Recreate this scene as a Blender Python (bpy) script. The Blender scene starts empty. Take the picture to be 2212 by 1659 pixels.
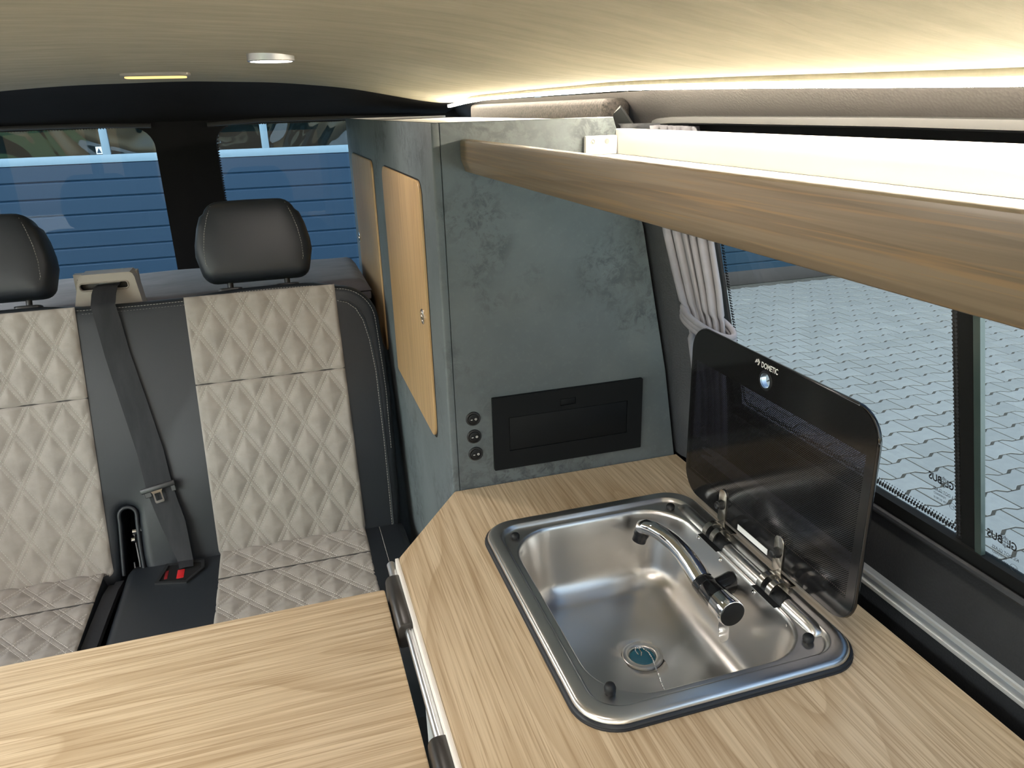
import bpy, bmesh, math, random
from mathutils import Vector as V, Matrix
random.seed(7)
SC = bpy.context.scene
COL = SC.collection
PI = math.pi

# ------------------------------------------------------------------ camera, sky, exposure
cam = bpy.data.cameras.new('camera')
cam.sensor_width = 36.0
cam.lens = 36.0 * 1630.0 / 2212.0
cam.clip_start = 0.01
cam_ob = bpy.data.objects.new('camera', cam)
COL.objects.link(cam_ob)
R = ((0.95481873, -0.2958984, -0.02766468),
     (-0.1268295, -0.32152774, -0.93836783),
     (0.26876658, 0.89947988, -0.34452935))
cam_ob.matrix_world = Matrix(((R[0][0], -R[1][0], -R[2][0], 0.0),
                              (R[0][1], -R[1][1], -R[2][1], 0.0),
                              (R[0][2], -R[1][2], -R[2][2], 1.2),
                              (0, 0, 0, 1)))
SC.camera = cam_ob

world = bpy.data.worlds.new('sky')
SC.world = world
world.use_nodes = True
wn = world.node_tree.nodes
wl = world.node_tree.links
wn.clear()
w_out = wn.new('ShaderNodeOutputWorld')
w_bg = wn.new('ShaderNodeBackground')
w_sky = wn.new('ShaderNodeTexSky')
w_sky.sky_type = 'NISHITA'
w_sky.sun_disc = False
w_sky.sun_elevation = math.radians(38)
w_sky.sun_rotation = math.radians(200)
w_sky.air_density = 1.0
w_sky.dust_density = 2.2
w_sky.ozone_density = 1.0
w_bg.inputs['Strength'].default_value = 0.29
wl.new(w_sky.outputs[0], w_bg.inputs['Color'])
wl.new(w_bg.outputs[0], w_out.inputs['Surface'])

# added low sun from behind the garage building: the yard and van stand in its shade, the added wall across the yard bounces it in
sun = bpy.data.lights.new('sun', 'SUN')
sun.energy = 64.0
sun.angle = math.radians(0.6)
sun.color = (0.93, 0.98, 1.0)
sun_ob = bpy.data.objects.new('sun', sun)
COL.objects.link(sun_ob)
sun_ob.rotation_euler = V((-0.47, -0.67, -0.575)).to_track_quat('-Z', 'Y').to_euler()

LED_STRENGTH = 128.0
LAMP_STRENGTH = 130.0
SC.view_settings.view_transform = 'Standard'
SC.view_settings.look = 'None'
SC.view_settings.gamma = 1.0
SC.view_settings.use_curve_mapping = False
SC.view_settings.exposure = 0.2
SC.cycles.use_denoising = True
SC.cycles.max_bounces = 10
SC.cycles.diffuse_bounces = 6
SC.cycles.transparent_max_bounces = 16

# ------------------------------------------------------------------ materials
MATS = {}


def mat(name, rgb=(0.5, 0.5, 0.5), rough=0.5, metal=0.0, spec=0.5, **kw):
    m = bpy.data.materials.new(name)
    m.use_nodes = True
    b = m.node_tree.nodes['Principled BSDF']
    b.inputs['Base Color'].default_value = (*rgb, 1)
    b.inputs['Roughness'].default_value = rough
    b.inputs['Metallic'].default_value = metal
    b.inputs['Specular IOR Level'].default_value = spec
    for k, v in kw.items():
        b.inputs[k].default_value = v
    MATS[name] = m
    return m


class NT:
    """short-hand for building a node tree"""

    def __init__(self, m):
        self.t = m.node_tree
        self.b = self.t.nodes.get('Principled BSDF')

    def n(self, typ, **kw):
        nd = self.t.nodes.new(typ)
        for k, v in kw.items():
            if k in nd.inputs:
                nd.inputs[k].default_value = v
            else:
                setattr(nd, k, v)
        return nd

    def l(self, a, b):
        self.t.links.new(a, b)

    def coords(self, scale=(1, 1, 1), rot=(0, 0, 0), loc=(0, 0, 0)):
        tc = self.n('ShaderNodeTexCoord')
        mp = self.n('ShaderNodeMapping')
        mp.inputs['Scale'].default_value = scale
        mp.inputs['Rotation'].default_value = rot
        mp.inputs['Location'].default_value = loc
        self.l(tc.outputs['Object'], mp.inputs['Vector'])
        return mp.outputs[0]

    def noise(self, vec, scale, detail=4, rough=0.55, dist=0.0):
        nd = self.n('ShaderNodeTexNoise')
        nd.inputs['Scale'].default_value = scale
        nd.inputs['Detail'].default_value = detail
        nd.inputs['Roughness'].default_value = rough
        nd.inputs['Distortion'].default_value = dist
        self.l(vec, nd.inputs['Vector'])
        return nd.outputs['Fac']

    def ramp(self, fac, stops):
        nd = self.n('ShaderNodeValToRGB')
        e = nd.color_ramp.elements
        while len(e) < len(stops):
            e.new(0.5)
        for el, (p, c) in zip(e, stops):
            el.position = p
            el.color = (*c, 1) if len(c) == 3 else c
        self.l(fac, nd.inputs[0])
        return nd.outputs['Color']

    def mix(self, fac, a, b, mode='MIX'):
        nd = self.n('ShaderNodeMix', data_type='RGBA', blend_type=mode)
        for sock, val in ((0, fac), (6, a), (7, b)):
            if hasattr(val, 'links') or hasattr(val, 'is_linked'):
                self.l(val, nd.inputs[sock])
            elif isinstance(val, tuple):
                nd.inputs[sock].default_value = (*val, 1)
            else:
                nd.inputs[sock].default_value = val
        return nd.outputs[2]

    def math(self, op, a, b=0.0, c=None):
        nd = self.n('ShaderNodeMath', operation=op)
        for i, val in enumerate((a, b) if c is None else (a, b, c)):
            if hasattr(val, 'is_linked'):
                self.l(val, nd.inputs[i])
            else:
                nd.inputs[i].default_value = val
        return nd.outputs[0]

    def bump(self, h, strength=0.3, dist=0.001):
        nd = self.n('ShaderNodeBump')
        nd.inputs['Strength'].default_value = strength
        nd.inputs['Distance'].default_value = dist
        self.l(h, nd.inputs['Height'])
        self.l(nd.outputs[0], self.b.inputs['Normal'])

    def base(self, col):
        self.l(col, self.b.inputs['Base Color'])


def oak(name, axis, light=(0.69, 0.55, 0.375), mid=(0.605, 0.468, 0.305), dark=(0.36, 0.245, 0.135), shift=(0, 0, 0), rough=0.42, st=0.12):
    """oak laminate, grain running along one axis"""
    m = mat(name, light, rough)
    t = NT(m)
    s = [1.0, 1.0, 1.0]
    s[axis] = st
    v = t.coords(tuple(s), loc=shift)
    s2 = [1.0, 1.0, 1.0]
    s2[axis] = 0.016
    v2 = t.coords(tuple(s2), loc=shift)
    field = t.noise(v, 3.6, 2, 0.45, 0.25)                     # slow field whose contour lines are the growth rings
    rings = t.math('FRACT', t.math('MULTIPLY', field, 34.0))
    ringc = t.ramp(rings, [(0.0, (0.9, 0.9, 0.9)), (0.10, (1, 1, 1)), (0.62, (0.92, 0.92, 0.92)), (0.93, (0.22, 0.22, 0.22)), (0.97, (0.15, 0.15, 0.15)), (1.0, (0.9, 0.9, 0.9))])
    streak = t.noise(v2, 170, 3, 0.6)
    pores = t.noise(v2, 400, 2, 0.55)
    broad = t.noise(v, 2.6, 3, 0.5)
    c = t.mix(t.ramp(broad, [(0.35, (0, 0, 0)), (0.68, (1, 1, 1))]), mid, light)
    c = t.mix(t.ramp(streak, [(0.38, (0.58, 0.58, 0.58)), (0.60, (0, 0, 0))]), c, dark)
    inv = t.n('ShaderNodeInvert')
    t.l(ringc, inv.inputs['Color'])
    c = t.mix(t.math('MULTIPLY', inv.outputs[0], 0.62), c, dark)
    c = t.mix(t.ramp(pores, [(0.36, (0.6, 0.6, 0.6)), (0.47, (0, 0, 0))]), c, (0.30, 0.195, 0.10))
    t.base(c)
    t.bump(pores, 0.12, 0.0006)
    return m


oak('oak_along_x', 0, shift=(0.3, 0.0, 0.2), st=0.09)
oak('oak_along_y', 1, shift=(0.16, 0.1, 0.0))
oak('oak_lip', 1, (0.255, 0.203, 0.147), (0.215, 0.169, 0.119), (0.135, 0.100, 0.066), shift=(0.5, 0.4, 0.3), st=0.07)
oak('oak_door', 2, (0.53, 0.36, 0.18), (0.46, 0.295, 0.14), (0.35, 0.215, 0.10), shift=(0.1, 0.6, 0.1), st=0.07)


def concrete():
    m = mat('concrete_laminate', (0.15, 0.165, 0.17), 0.5)
    t = NT(m)
    v = t.coords()
    big = t.noise(v, 4.0, 5, 0.6)
    fine = t.noise(v, 46, 6, 0.75, 0.6)
    c = t.mix(t.ramp(big, [(0.35, (0, 0, 0)), (0.65, (1, 1, 1))]), (0.083, 0.101, 0.110), (0.122, 0.143, 0.152))
    patch = t.math('MULTIPLY', t.ramp(t.noise(v, 5.5, 3, 0.6), [(0.47, (0, 0, 0)), (0.62, (1, 1, 1))]),
                   t.ramp(fine, [(0.45, (0, 0, 0)), (0.58, (1, 1, 1))]))
    c = t.mix(t.math('MULTIPLY', patch, 0.85), c, (0.042, 0.050, 0.056))
    c = t.mix(t.math('MULTIPLY', t.ramp(t.noise(v, 130, 3, 0.6), [(0.55, (0, 0, 0)), (0.8, (1, 1, 1))]), 0.25), c, (0.17, 0.19, 0.195))
    t.base(c)
    t.bump(fine, 0.08, 0.0005)


concrete()


def leather(name, rgb, rough, scale, strength):
    m = mat(name, rgb, rough)
    t = NT(m)
    vo = t.n('ShaderNodeTexVoronoi')
    vo.inputs['Scale'].default_value = scale
    t.l(t.coords(), vo.inputs['Vector'])
    t.bump(vo.outputs['Distance'], strength, 0.0006)
    return m


leather('black_leather', (0.0125, 0.0160, 0.0215), 0.47, 700, 0.10)
leather('pillar_leather', (0.036, 0.039, 0.046), 0.5, 330, 0.5)
leather('grain_leather', (0.015, 0.0165, 0.019), 0.52, 330, 0.5)
MATS['grain_leather'].node_tree.nodes['Principled BSDF'].inputs['Specular IOR Level'].default_value = 0.2
leather('grey_leather', (0.036, 0.033, 0.031), 0.50, 300, 0.5)


def fabric(name, a, b, scale, stretch=(1, 1, 1), bump=0.2, rough=0.92, fine=260, sheen=0.12):
    m = mat(name, a, rough, spec=0.2)
    t = NT(m)
    v = t.coords(stretch)
    c = t.mix(t.ramp(t.noise(v, scale, 5, 0.62), [(0.33, (0, 0, 0)), (0.67, (1, 1, 1))]), a, b)
    t.base(c)
    t.bump(t.noise(t.coords(), fine, 3, 0.6), bump, 0.0006)
    m.node_tree.nodes['Principled BSDF'].inputs['Sheen Weight'].default_value = sheen
    return m


fabric('tan_suede', (0.246, 0.224, 0.204), (0.308, 0.281, 0.256), 26)
fabric('grey_suede', (0.115, 0.115, 0.135), (0.175, 0.17, 0.19), 12, (0.6, 1.5, 1))
fabric('curtain_cloth', (0.190, 0.188, 0.215), (0.212, 0.210, 0.238), 30)
fabric('carpet', (0.005, 0.0045, 0.0045), (0.026, 0.022, 0.020), 190, bump=0.9, fine=420, sheen=0.0)
fabric('black_fabric', (0.007, 0.007, 0.008), (0.010, 0.010, 0.011), 8, sheen=0.0)
fabric('webbing', (0.016, 0.017, 0.020), (0.026, 0.027, 0.031), 18, (2.0, 0.4, 0.4), bump=0.3, rough=0.62, fine=900, sheen=0.0)
m = MATS['webbing']


def headliner():
    m = mat('headliner_suede', (0.45, 0.41, 0.34), 0.9, spec=0.2)
    t = NT(m)
    v = t.coords((0.35, 1.4, 1))
    c = t.mix(t.ramp(t.noise(v, 24, 5, 0.65), [(0.30, (0, 0, 0)), (0.70, (1, 1, 1))]), (0.365, 0.345, 0.268), (0.48, 0.447, 0.35))
    t.base(c)
    wr = t.noise(t.coords((0.6, 1.7, 1)), 17, 4, 0.55, 1.1)
    mask = t.ramp(t.noise(t.coords(), 2.6, 2, 0.5), [(0.42, (0.15, 0.15, 0.15)), (0.62, (1, 1, 1))])
    t.bump(t.math('MULTIPLY', wr, mask), 0.4, 0.006)


headliner()
mat('stitch_tan', (0.44, 0.415, 0.38), 0.75)
mat('seam_dark', (0.045, 0.042, 0.040), 0.9)
mat('red_shaded', (0.16, 0.008, 0.012), 0.4)  # red plastic again, the pocket's shade put into the colour
mat('stitch_grey', (0.30, 0.29, 0.27), 0.7)


mat('brushed_steel', (0.70, 0.685, 0.66), 0.29, 1.0)
mat('chrome', (0.80, 0.80, 0.81), 0.05, 1.0)
mat('hinge_steel', (0.52, 0.49, 0.44), 0.22, 1.0)
mat('aluminium', (0.66, 0.67, 0.69), 0.32, 1.0)
mat('rail_silver', (0.42, 0.45, 0.48), 0.38, 0.55)
mat('grey_plastic', (0.036, 0.036, 0.036), 0.30)
mat('black_plastic', (0.017, 0.018, 0.020), 0.38)
mat('gloss_black', (0.008, 0.008, 0.009), 0.10)
mat('satin_black', (0.009, 0.010, 0.0115), 0.5, spec=0.35)
mat('frame_black', (0.007, 0.008, 0.009), 0.75, spec=0.15)
mat('box_black', (0.0045, 0.006, 0.0075), 0.6, spec=0.2)
mat('edge_green', (0.035, 0.055, 0.055), 0.25)
mat('rubber', (0.012, 0.014, 0.018), 0.5)
mat('clip_black', (0.024, 0.021, 0.019), 0.33)
mat('beige_plastic', (0.275, 0.25, 0.22), 0.42)
mat('white_laminate', (0.88, 0.88, 0.88), 0.35)
mat('white_plastic', (0.75, 0.75, 0.74), 0.4)
mat('cream_edge', (0.74, 0.69, 0.63), 0.5)
mat('white_print', (0.80, 0.80, 0.80), 0.5)
mat('dark_print', (0.008, 0.010, 0.014), 0.6)
mat('red_plastic', (0.55, 0.02, 0.025), 0.35)
mat('plug_film', (0.01, 0.12, 0.18), 0.25)
mat('garage_blue', (0.0145, 0.040, 0.071), 0.55, spec=0.3)
mat('garage_seal', (0.055, 0.05, 0.05), 0.8)
mat('garage_frame', (0.21, 0.30, 0.35), 0.5)
mat('render_wall', (0.55, 0.55, 0.54), 0.9)
mat('pale_render', (0.74, 0.73, 0.70), 0.9)
mat('garage_inside', (0.05, 0.07, 0.08), 0.9)
mat('hedge_green', (0.05, 0.09, 0.03), 0.9)
mat('van_paint', (0.55, 0.56, 0.57), 0.3)


def emitter(name, rgb, strength):
    m = bpy.data.materials.new(name)
    m.use_nodes = True
    nt = m.node_tree
    nt.nodes.clear()
    o = nt.nodes.new('ShaderNodeOutputMaterial')
    e = nt.nodes.new('ShaderNodeEmission')
    e.inputs['Color'].default_value = (*rgb, 1)
    e.inputs['Strength'].default_value = strength
    nt.links.new(e.outputs[0], o.inputs['Surface'])
    MATS[name] = m


emitter('led_glow', (1.0, 0.89, 0.71), LED_STRENGTH)
emitter('added_led_glow', (1.0, 0.94, 0.86), LED_STRENGTH * 0.20)
emitter('spot_glow', (1.0, 0.90, 0.82), LAMP_STRENGTH)
emitter('amber_glow', (1.0, 0.66, 0.22), 1.6)


def thin_glass(name, tint, gloss_rough=0.0, f0=0.045, wavy=0.0):
    """a pane: clear transmission with a tint and a Fresnel reflection"""
    m = bpy.data.materials.new(name)
    m.use_nodes = True
    nt = m.node_tree
    nt.nodes.clear()
    o = nt.nodes.new('ShaderNodeOutputMaterial')
    tr = nt.nodes.new('ShaderNodeBsdfTransparent')
    tr.inputs['Color'].default_value = (*tint, 1)
    gl = nt.nodes.new('ShaderNodeBsdfGlossy')
    gl.inputs['Roughness'].default_value = gloss_rough
    lw0 = nt.nodes.new('ShaderNodeLayerWeight')
    lw0.inputs['Blend'].default_value = 0.5
    pw = nt.nodes.new('ShaderNodeMath')
    pw.operation = 'POWER'
    pw.inputs[1].default_value = 5.0
    nt.links.new(lw0.outputs['Facing'], pw.inputs[0])
    lw = nt.nodes.new('ShaderNodeMath')
    lw.operation = 'MULTIPLY_ADD'
    lw.inputs[1].default_value = 0.9
    lw.inputs[2].default_value = f0 * 1.6
    nt.links.new(pw.outputs[0], lw.inputs[0])
    mx = nt.nodes.new('ShaderNodeMixShader')
    nt.links.new(lw.outputs[0], mx.inputs[0])
    nt.links.new(tr.outputs[0], mx.inputs[1])
    nt.links.new(gl.outputs[0], mx.inputs[2])
    if wavy:
        tc = nt.nodes.new('ShaderNodeTexCoord')
        no = nt.nodes.new('ShaderNodeTexNoise')
        no.inputs['Scale'].default_value = 1.5
        no.inputs['Detail'].default_value = 1.0
        no.inputs['Distortion'].default_value = 1.0
        bp = nt.nodes.new('ShaderNodeBump')
        bp.inputs['Strength'].default_value = 1.0
        bp.inputs['Distance'].default_value = wavy
        nt.links.new(tc.outputs['Object'], no.inputs['Vector'])
        nt.links.new(no.outputs['Fac'], bp.inputs['Height'])
        nt.links.new(bp.outputs[0], gl.inputs['Normal'])
    nt.links.new(mx.outputs[0], o.inputs['Surface'])
    MATS[name] = m


thin_glass('window_glass', (0.82, 0.97, 0.97), f0=0.020)
thin_glass('rear_glass', (0.62, 0.82, 0.98), f0=0.010)
thin_glass('garage_pane', (0.75, 0.82, 0.80), 0.02, f0=0.022, wavy=0.05)


def lid_glass():
    """black printed glass with a see-through dot screen inside the border (object x = width, y = height)"""
    m = mat('lid_glass', (0.010, 0.010, 0.011), 0.12)
    t = NT(m)
    tc = t.n('ShaderNodeTexCoord')
    sx = t.n('ShaderNodeSeparateXYZ')
    t.l(tc.outputs['Object'], sx.inputs[0])
    y, z = sx.outputs['Y'], sx.outputs['Z']
    pitch = 0.0021
    a = t.math('MULTIPLY', t.math('ADD', y, z), 0.70711 / pitch)
    b = t.math('MULTIPLY', t.math('SUBTRACT', y, z), 0.70711 / pitch)
    fa = t.math('SUBTRACT', t.math('FRACT', t.math('ADD', a, 1000.0)), 0.5)
    fb = t.math('SUBTRACT', t.math('FRACT', t.math('ADD', b, 1000.0)), 0.5)
    d2 = t.math('ADD', t.math('MULTIPLY', fa, fa), t.math('MULTIPLY', fb, fb))
    dot = t.math('LESS_THAN', d2, 0.085)
    inside = t.math('MULTIPLY', t.math('LESS_THAN', z, 0.838), t.math('GREATER_THAN', z, 0.655))
    inside = t.math('MULTIPLY', inside, t.math('MULTIPLY', t.math('LESS_THAN', y, 0.952), t.math('GREATER_THAN', y, 0.592)))
    front = t.math('LESS_THAN', sx.outputs['X'], 0.5735)
    fac = t.math('MULTIPLY', inside, t.math('MAXIMUM', dot, t.math('SUBTRACT', 1.0, front)))
    tr = t.n('ShaderNodeBsdfTransparent')
    tr.inputs['Color'].default_value = (0.50, 0.48, 0.53, 1)
    mx = t.n('ShaderNodeMixShader')
    t.l(fac, mx.inputs[0])
    t.l(t.b.outputs[0], mx.inputs[1])
    t.l(tr.outputs[0], mx.inputs[2])
    out = t.t.nodes['Material Output']
    t.l(mx.outputs[0], out.inputs['Surface'])


lid_glass()


def paver_mat():
    m = mat('paver_concrete', (0.5, 0.5, 0.5), 0.85, spec=0.3)
    t = NT(m)
    oi = t.n('ShaderNodeObjectInfo')
    base = t.ramp(oi.outputs['Random'], [(0.0, (0.31, 0.318, 0.31)), (1.0, (0.37, 0.378, 0.37))])
    v = t.coords()
    sp = t.noise(v, 150, 4, 0.7)
    bl = t.noise(v, 14, 4, 0.6)
    c = t.mix(t.ramp(bl, [(0.35, (0.25, 0.25, 0.25)), (0.65, (0, 0, 0))]), base, (0.22, 0.23, 0.23))
    c = t.mix(t.ramp(sp, [(0.60, (0, 0, 0)), (0.72, (0.6, 0.6, 0.6))]), c, (0.45, 0.46, 0.46))
    c = t.mix(t.ramp(sp, [(0.28, (0.5, 0.5, 0.5)), (0.38, (0, 0, 0))]), c, (0.16, 0.16, 0.16))
    t.base(c)
    t.bump(sp, 0.35, 0.002)


paver_mat()
fabric('joint_sand', (0.035, 0.033, 0.028), (0.085, 0.075, 0.058), 30, rough=0.95)
fabric('yard_ground', (0.26, 0.27, 0.27), (0.31, 0.32, 0.32), 6, rough=0.95)


# ------------------------------------------------------------------ geometry helpers
class MB:
    def __init__(self):
        self.v = []
        self.f = []

    def add(self, vs, fs):
        o = len(self.v)
        self.v += [V(p) for p in vs]
        self.f += [tuple(i + o for i in f) for f in fs]
        return self

    def box(self, x0, x1, y0, y1, z0, z1, bev=0.0, segs=2, M=None):
        bm = bmesh.new()
        bmesh.ops.create_cube(bm, size=1.0)
        for q in bm.verts:
            q.co = V(((x0 + x1) / 2 + q.co.x * (x1 - x0), (y0 + y1) / 2 + q.co.y * (y1 - y0), (z0 + z1) / 2 + q.co.z * (z1 - z0)))
        if bev:
            bmesh.ops.bevel(bm, geom=bm.edges[:], offset=bev, segments=segs, profile=0.5, affect='EDGES')
        bm.verts.index_update()
        self.add([M @ q.co if M else q.co for q in bm.verts], [[q.index for q in f.verts] for f in bm.faces])
        bm.free()
        return self

    def loft(self, rings, cap0=True, cap1=True, closed=True):
        n = len(rings[0])
        o = len(self.v)
        for r in rings:
            self.v += [V(p) for p in r]
        for i in range(len(rings) - 1):
            for j in range(n if closed else n - 1):
                k = (j + 1) % n
                self.f.append((o + i * n + j, o + i * n + k, o + (i + 1) * n + k, o + (i + 1) * n + j))
        if cap0:
            self.f.append(tuple(o + j for j in reversed(range(n))))
        if cap1:
            self.f.append(tuple(o + (len(rings) - 1) * n + j for j in range(n)))
        return self

    def plate(self, outline, O, U, W, N, depth, r=0.0, rb=0.0, segs=3):
        """outline (2D, counter-clockwise) in the plane O,U,W, pushed out along N, both rims rounded"""
        O, U, W, N = V(O), V(U), V(W), V(N)
        rings = []

        def ring(ins, h):
            pts = inset(outline, ins) if ins else outline
            return [O + U * p[0] + W * p[1] + N * h for p in pts]
        if rb:
            for i in range(segs + 1):
                a = PI / 2 * i / segs
                rings.append(ring(rb * (1 - math.sin(a)), rb * (1 - math.cos(a))))
        else:
            rings.append(ring(0, 0))
        if r:
            for i in range(segs + 1):
                a = PI / 2 * i / segs
                rings.append(ring(r * (1 - math.cos(a)), depth - r * (1 - math.sin(a))))
        else:
            rings.append(ring(0, depth))
        return self.loft(rings)

    def holed(self, outer, holes, O, U, W, N, depth):
        """flat plate with holes"""
        O, U, W, N = V(O), V(U), V(W), V(N)
        bm = bmesh.new()
        es = []
        for lp in [outer] + holes:
            vs = [bm.verts.new((p[0], p[1], 0)) for p in lp]
            for i in range(len(vs)):
                es.append(bm.edges.new((vs[i], vs[(i + 1) % len(vs)])))
        bmesh.ops.triangle_fill(bm, use_beauty=True, use_dissolve=False, edges=es)
        bm.verts.index_update()
        vs = [q.co.copy() for q in bm.verts]
        fs = [[q.index for q in f.verts] for f in bm.faces]
        bm.free()
        self.add([O + U * p.x + W * p.y for p in vs], fs)
        self.add([O + U * p.x + W * p.y + N * depth for p in vs], [list(reversed(f)) for f in fs])
        for lp in [outer] + holes:
            a = [O + U * p[0] + W * p[1] for p in lp]
            self.loft([a, [p + N * depth for p in a]], False, False)
        return self

    def tube(self, path, r, n=12, caps=True, closed=False):
        path = [V(p) for p in path]
        m = len(path)
        rs = r if isinstance(r, (list, tuple)) else [r] * m
        rings = []
        prev = None
        for i, p in enumerate(path):
            if closed:
                t = path[(i + 1) % m] - path[i - 1]
            else:
                t = path[min(i + 1, m - 1)] - path[max(i - 1, 0)]
            t.normalize()
            if prev is None:
                a = t.cross(V((0, 0, 1)))
                if a.length < 0.1:
                    a = t.cross(V((1, 0, 0)))
                a.normalize()
            else:
                a = prev - t * prev.dot(t)
                a.normalize()
            prev = a
            b = t.cross(a)
            rings.append([p + (a * math.cos(2 * PI * j / n) + b * math.sin(2 * PI * j / n)) * rs[i] for j in range(n)])
        if closed:
            rings.append(rings[0])
        return self.loft(rings, caps and not closed, caps and not closed)

    def lathe(self, prof, O, A, n=24, cap0=True, cap1=True):
        O, A = V(O), V(A).normalized()
        a = A.cross(V((0, 0, 1)))
        if a.length < 0.1:
            a = A.cross(V((1, 0, 0)))
        a.normalize()
        b = A.cross(a)
        rings = [[O + A * h + (a * math.cos(2 * PI * j / n) + b * math.sin(2 * PI * j / n)) * r for j in range(n)] for r, h in prof]
        return self.loft(rings, cap0, cap1)

    def grid(self, fn, nu, nv):
        o = len(self.v)
        for i in range(nu + 1):
            for j in range(nv + 1):
                self.v.append(V(fn(i / nu, j / nv)))
        for i in range(nu):
            for j in range(nv):
                a = o + i * (nv + 1) + j
                self.f.append((a, a + nv + 1, a + nv + 2, a + 1))
        return self

    def ball(self, c, r, n=10):
        prof = [(max(r * math.sin(PI * i / n), 1e-5), -r * math.cos(PI * i / n)) for i in range(n + 1)]
        return self.lathe(prof, c, (0, 0, 1), 2 * n, False, False)

    def stitch(self, p, d, nrm, ln, w, h):
        """one raised thread, a little roof"""
        d = d.normalized()
        s = nrm.cross(d).normalized()
        a, b = p - d * ln / 2, p + d * ln / 2
        return self.add([a - s * w, b - s * w, b + s * w, a + s * w, a + d * ln * .15 + nrm * h, b - d * ln * .15 + nrm * h],
                        [(0, 1, 5, 4), (2, 3, 4, 5), (1, 2, 5), (3, 0, 4)])

    def stitch_path(self, pts, nrm, pitch, ln, w, h):
        nrm = V(nrm)
        pts = [V(p) for p in pts]
        carry = 0.0
        for a, b in zip(pts, pts[1:]):
            L = (b - a).length
            if L < 1e-9:
                continue
            d = (b - a) / L
            s = carry
            while s < L:
                self.stitch(a + d * s, d, nrm, ln, w, h)
                s += pitch
            carry = s - L
        return self


def inset(pts, d):
    n = len(pts)
    out = []
    for i in range(n):
        p0, p1, p2 = pts[i - 1], pts[i], pts[(i + 1) % n]
        e1 = (p1[0] - p0[0], p1[1] - p0[1])
        e2 = (p2[0] - p1[0], p2[1] - p1[1])
        l1 = math.hypot(*e1) or 1e-9
        l2 = math.hypot(*e2) or 1e-9
        n1 = (-e1[1] / l1, e1[0] / l1)
        n2 = (-e2[1] / l2, e2[0] / l2)
        bx, by = n1[0] + n2[0], n1[1] + n2[1]
        q = bx * bx + by * by
        k = 2 * d / q if q > 0.2 else d
        out.append((p1[0] + bx * k, p1[1] + by * k))
    return out


def rr(x0, x1, y0, y1, r, n=6, sub=0):
    """rounded rectangle, counter-clockwise; r one radius or four (bl, br, tr, tl); sub: extra points on the straights"""
    rs = r if isinstance(r, (list, tuple)) else [r] * 4
    out = []
    for (cx, cy, a0), q in zip(((x0, y0, PI), (x1, y0, 1.5 * PI), (x1, y1, 0), (x0, y1, PI / 2)), rs):
        mx = cx + (q if cx == x0 else -q)
        my = cy + (q if cy == y0 else -q)
        if q < 1e-6:
            out.append((cx, cy))
            continue
        for i in range(n + 1):
            a = a0 + PI / 2 * i / n
            out.append((mx + q * math.cos(a), my + q * math.sin(a)))
    if sub:
        res = []
        m = len(out)
        for i in range(m):
            res.append(out[i])
            if i % (n + 1) == n:
                a, b = out[i], out[(i + 1) % m]
                for k in range(1, sub + 1):
                    f = k / (sub + 1)
                    res.append((a[0] + (b[0] - a[0]) * f, a[1] + (b[1] - a[1]) * f))
        out = res
    return out


def mesh_from(name, mb, material, origin=(0, 0, 0), smooth=35):
    me = bpy.data.meshes.new(name)
    o = V(origin)
    me.from_pydata([tuple(p - o) for p in mb.v], [], mb.f)
    bm = bmesh.new()
    bm.from_mesh(me)
    bmesh.ops.recalc_face_normals(bm, faces=bm.faces[:])
    bm.to_mesh(me)
    bm.free()
    if smooth:
        me.shade_smooth()
        me.set_sharp_from_angle(angle=math.radians(smooth))
    me.materials.append(MATS[material])
    return me


def world_base(o):
    p = V((0, 0, 0))
    while o:
        p += o.location
        o = o.parent
    return p


def tag(o, label=None, cat=None, group=None, kind=None):
    if label:
        o['label'] = label
    if cat:
        o['category'] = cat
    if group:
        o['group'] = group
    if kind:
        o['kind'] = kind
    return o


def thing(name, label, cat, loc, group=None):
    o = bpy.data.objects.new(name, None)
    o.empty_display_size = 0.05
    COL.objects.link(o)
    o.location = loc
    return tag(o, label, cat, group)


def part(name, mb, material, parent=None, label=None, kind=None, smooth=35, origin=(0, 0, 0)):
    """mb holds world coordinates; the object hangs under its parent without a rotation"""
    base = world_base(parent) if parent else V(origin)
    o = bpy.data.objects.new(name, mesh_from(name, mb, material, base, smooth))
    COL.objects.link(o)
    if parent:
        o.parent = parent
    else:
        o.location = origin
    return tag(o, label, kind=kind)


def struct(name, mb, material, smooth=35, label=None):
    return part(name, mb, material, None, label, 'structure', smooth)


def root_struct(name, loc=(0, 0, 0), label=None):
    o = bpy.data.objects.new(name, None)
    COL.objects.link(o)
    o.location = loc
    return tag(o, label, kind='structure')


def text_mb(body, size, O, U, W, N, depth=0.0004, width=None, bold=0.0):
    """lettering as mesh, centred on O, reading along U"""
    cu = bpy.data.curves.new('lettering', 'FONT')
    cu.body = body
    cu.size = size
    cu.align_x = 'CENTER'
    cu.align_y = 'CENTER'
    cu.resolution_u = 3
    cu.extrude = 0.0
    cu.offset = bold * size
    ob = bpy.data.objects.new('lettering', cu)
    COL.objects.link(ob)
    bpy.context.view_layer.update()
    dg = bpy.context.evaluated_depsgraph_get()
    me = bpy.data.meshes.new_from_object(ob.evaluated_get(dg))
    vs = [q.co.copy() for q in me.vertices]
    fs = [tuple(f.vertices) for f in me.polygons]
    bpy.data.objects.remove(ob)
    bpy.data.curves.remove(cu)
    bpy.data.meshes.remove(me)
    k = 1.0
    if width and vs:
        w = max(p.x for p in vs) - min(p.x for p in vs)
        k = width / w
    O, U, W, N = V(O), V(U), V(W), V(N)
    mb = MB()
    mb.add([O + U * p.x * k + W * p.y + N * depth for p in vs], fs)
    return mb


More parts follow.
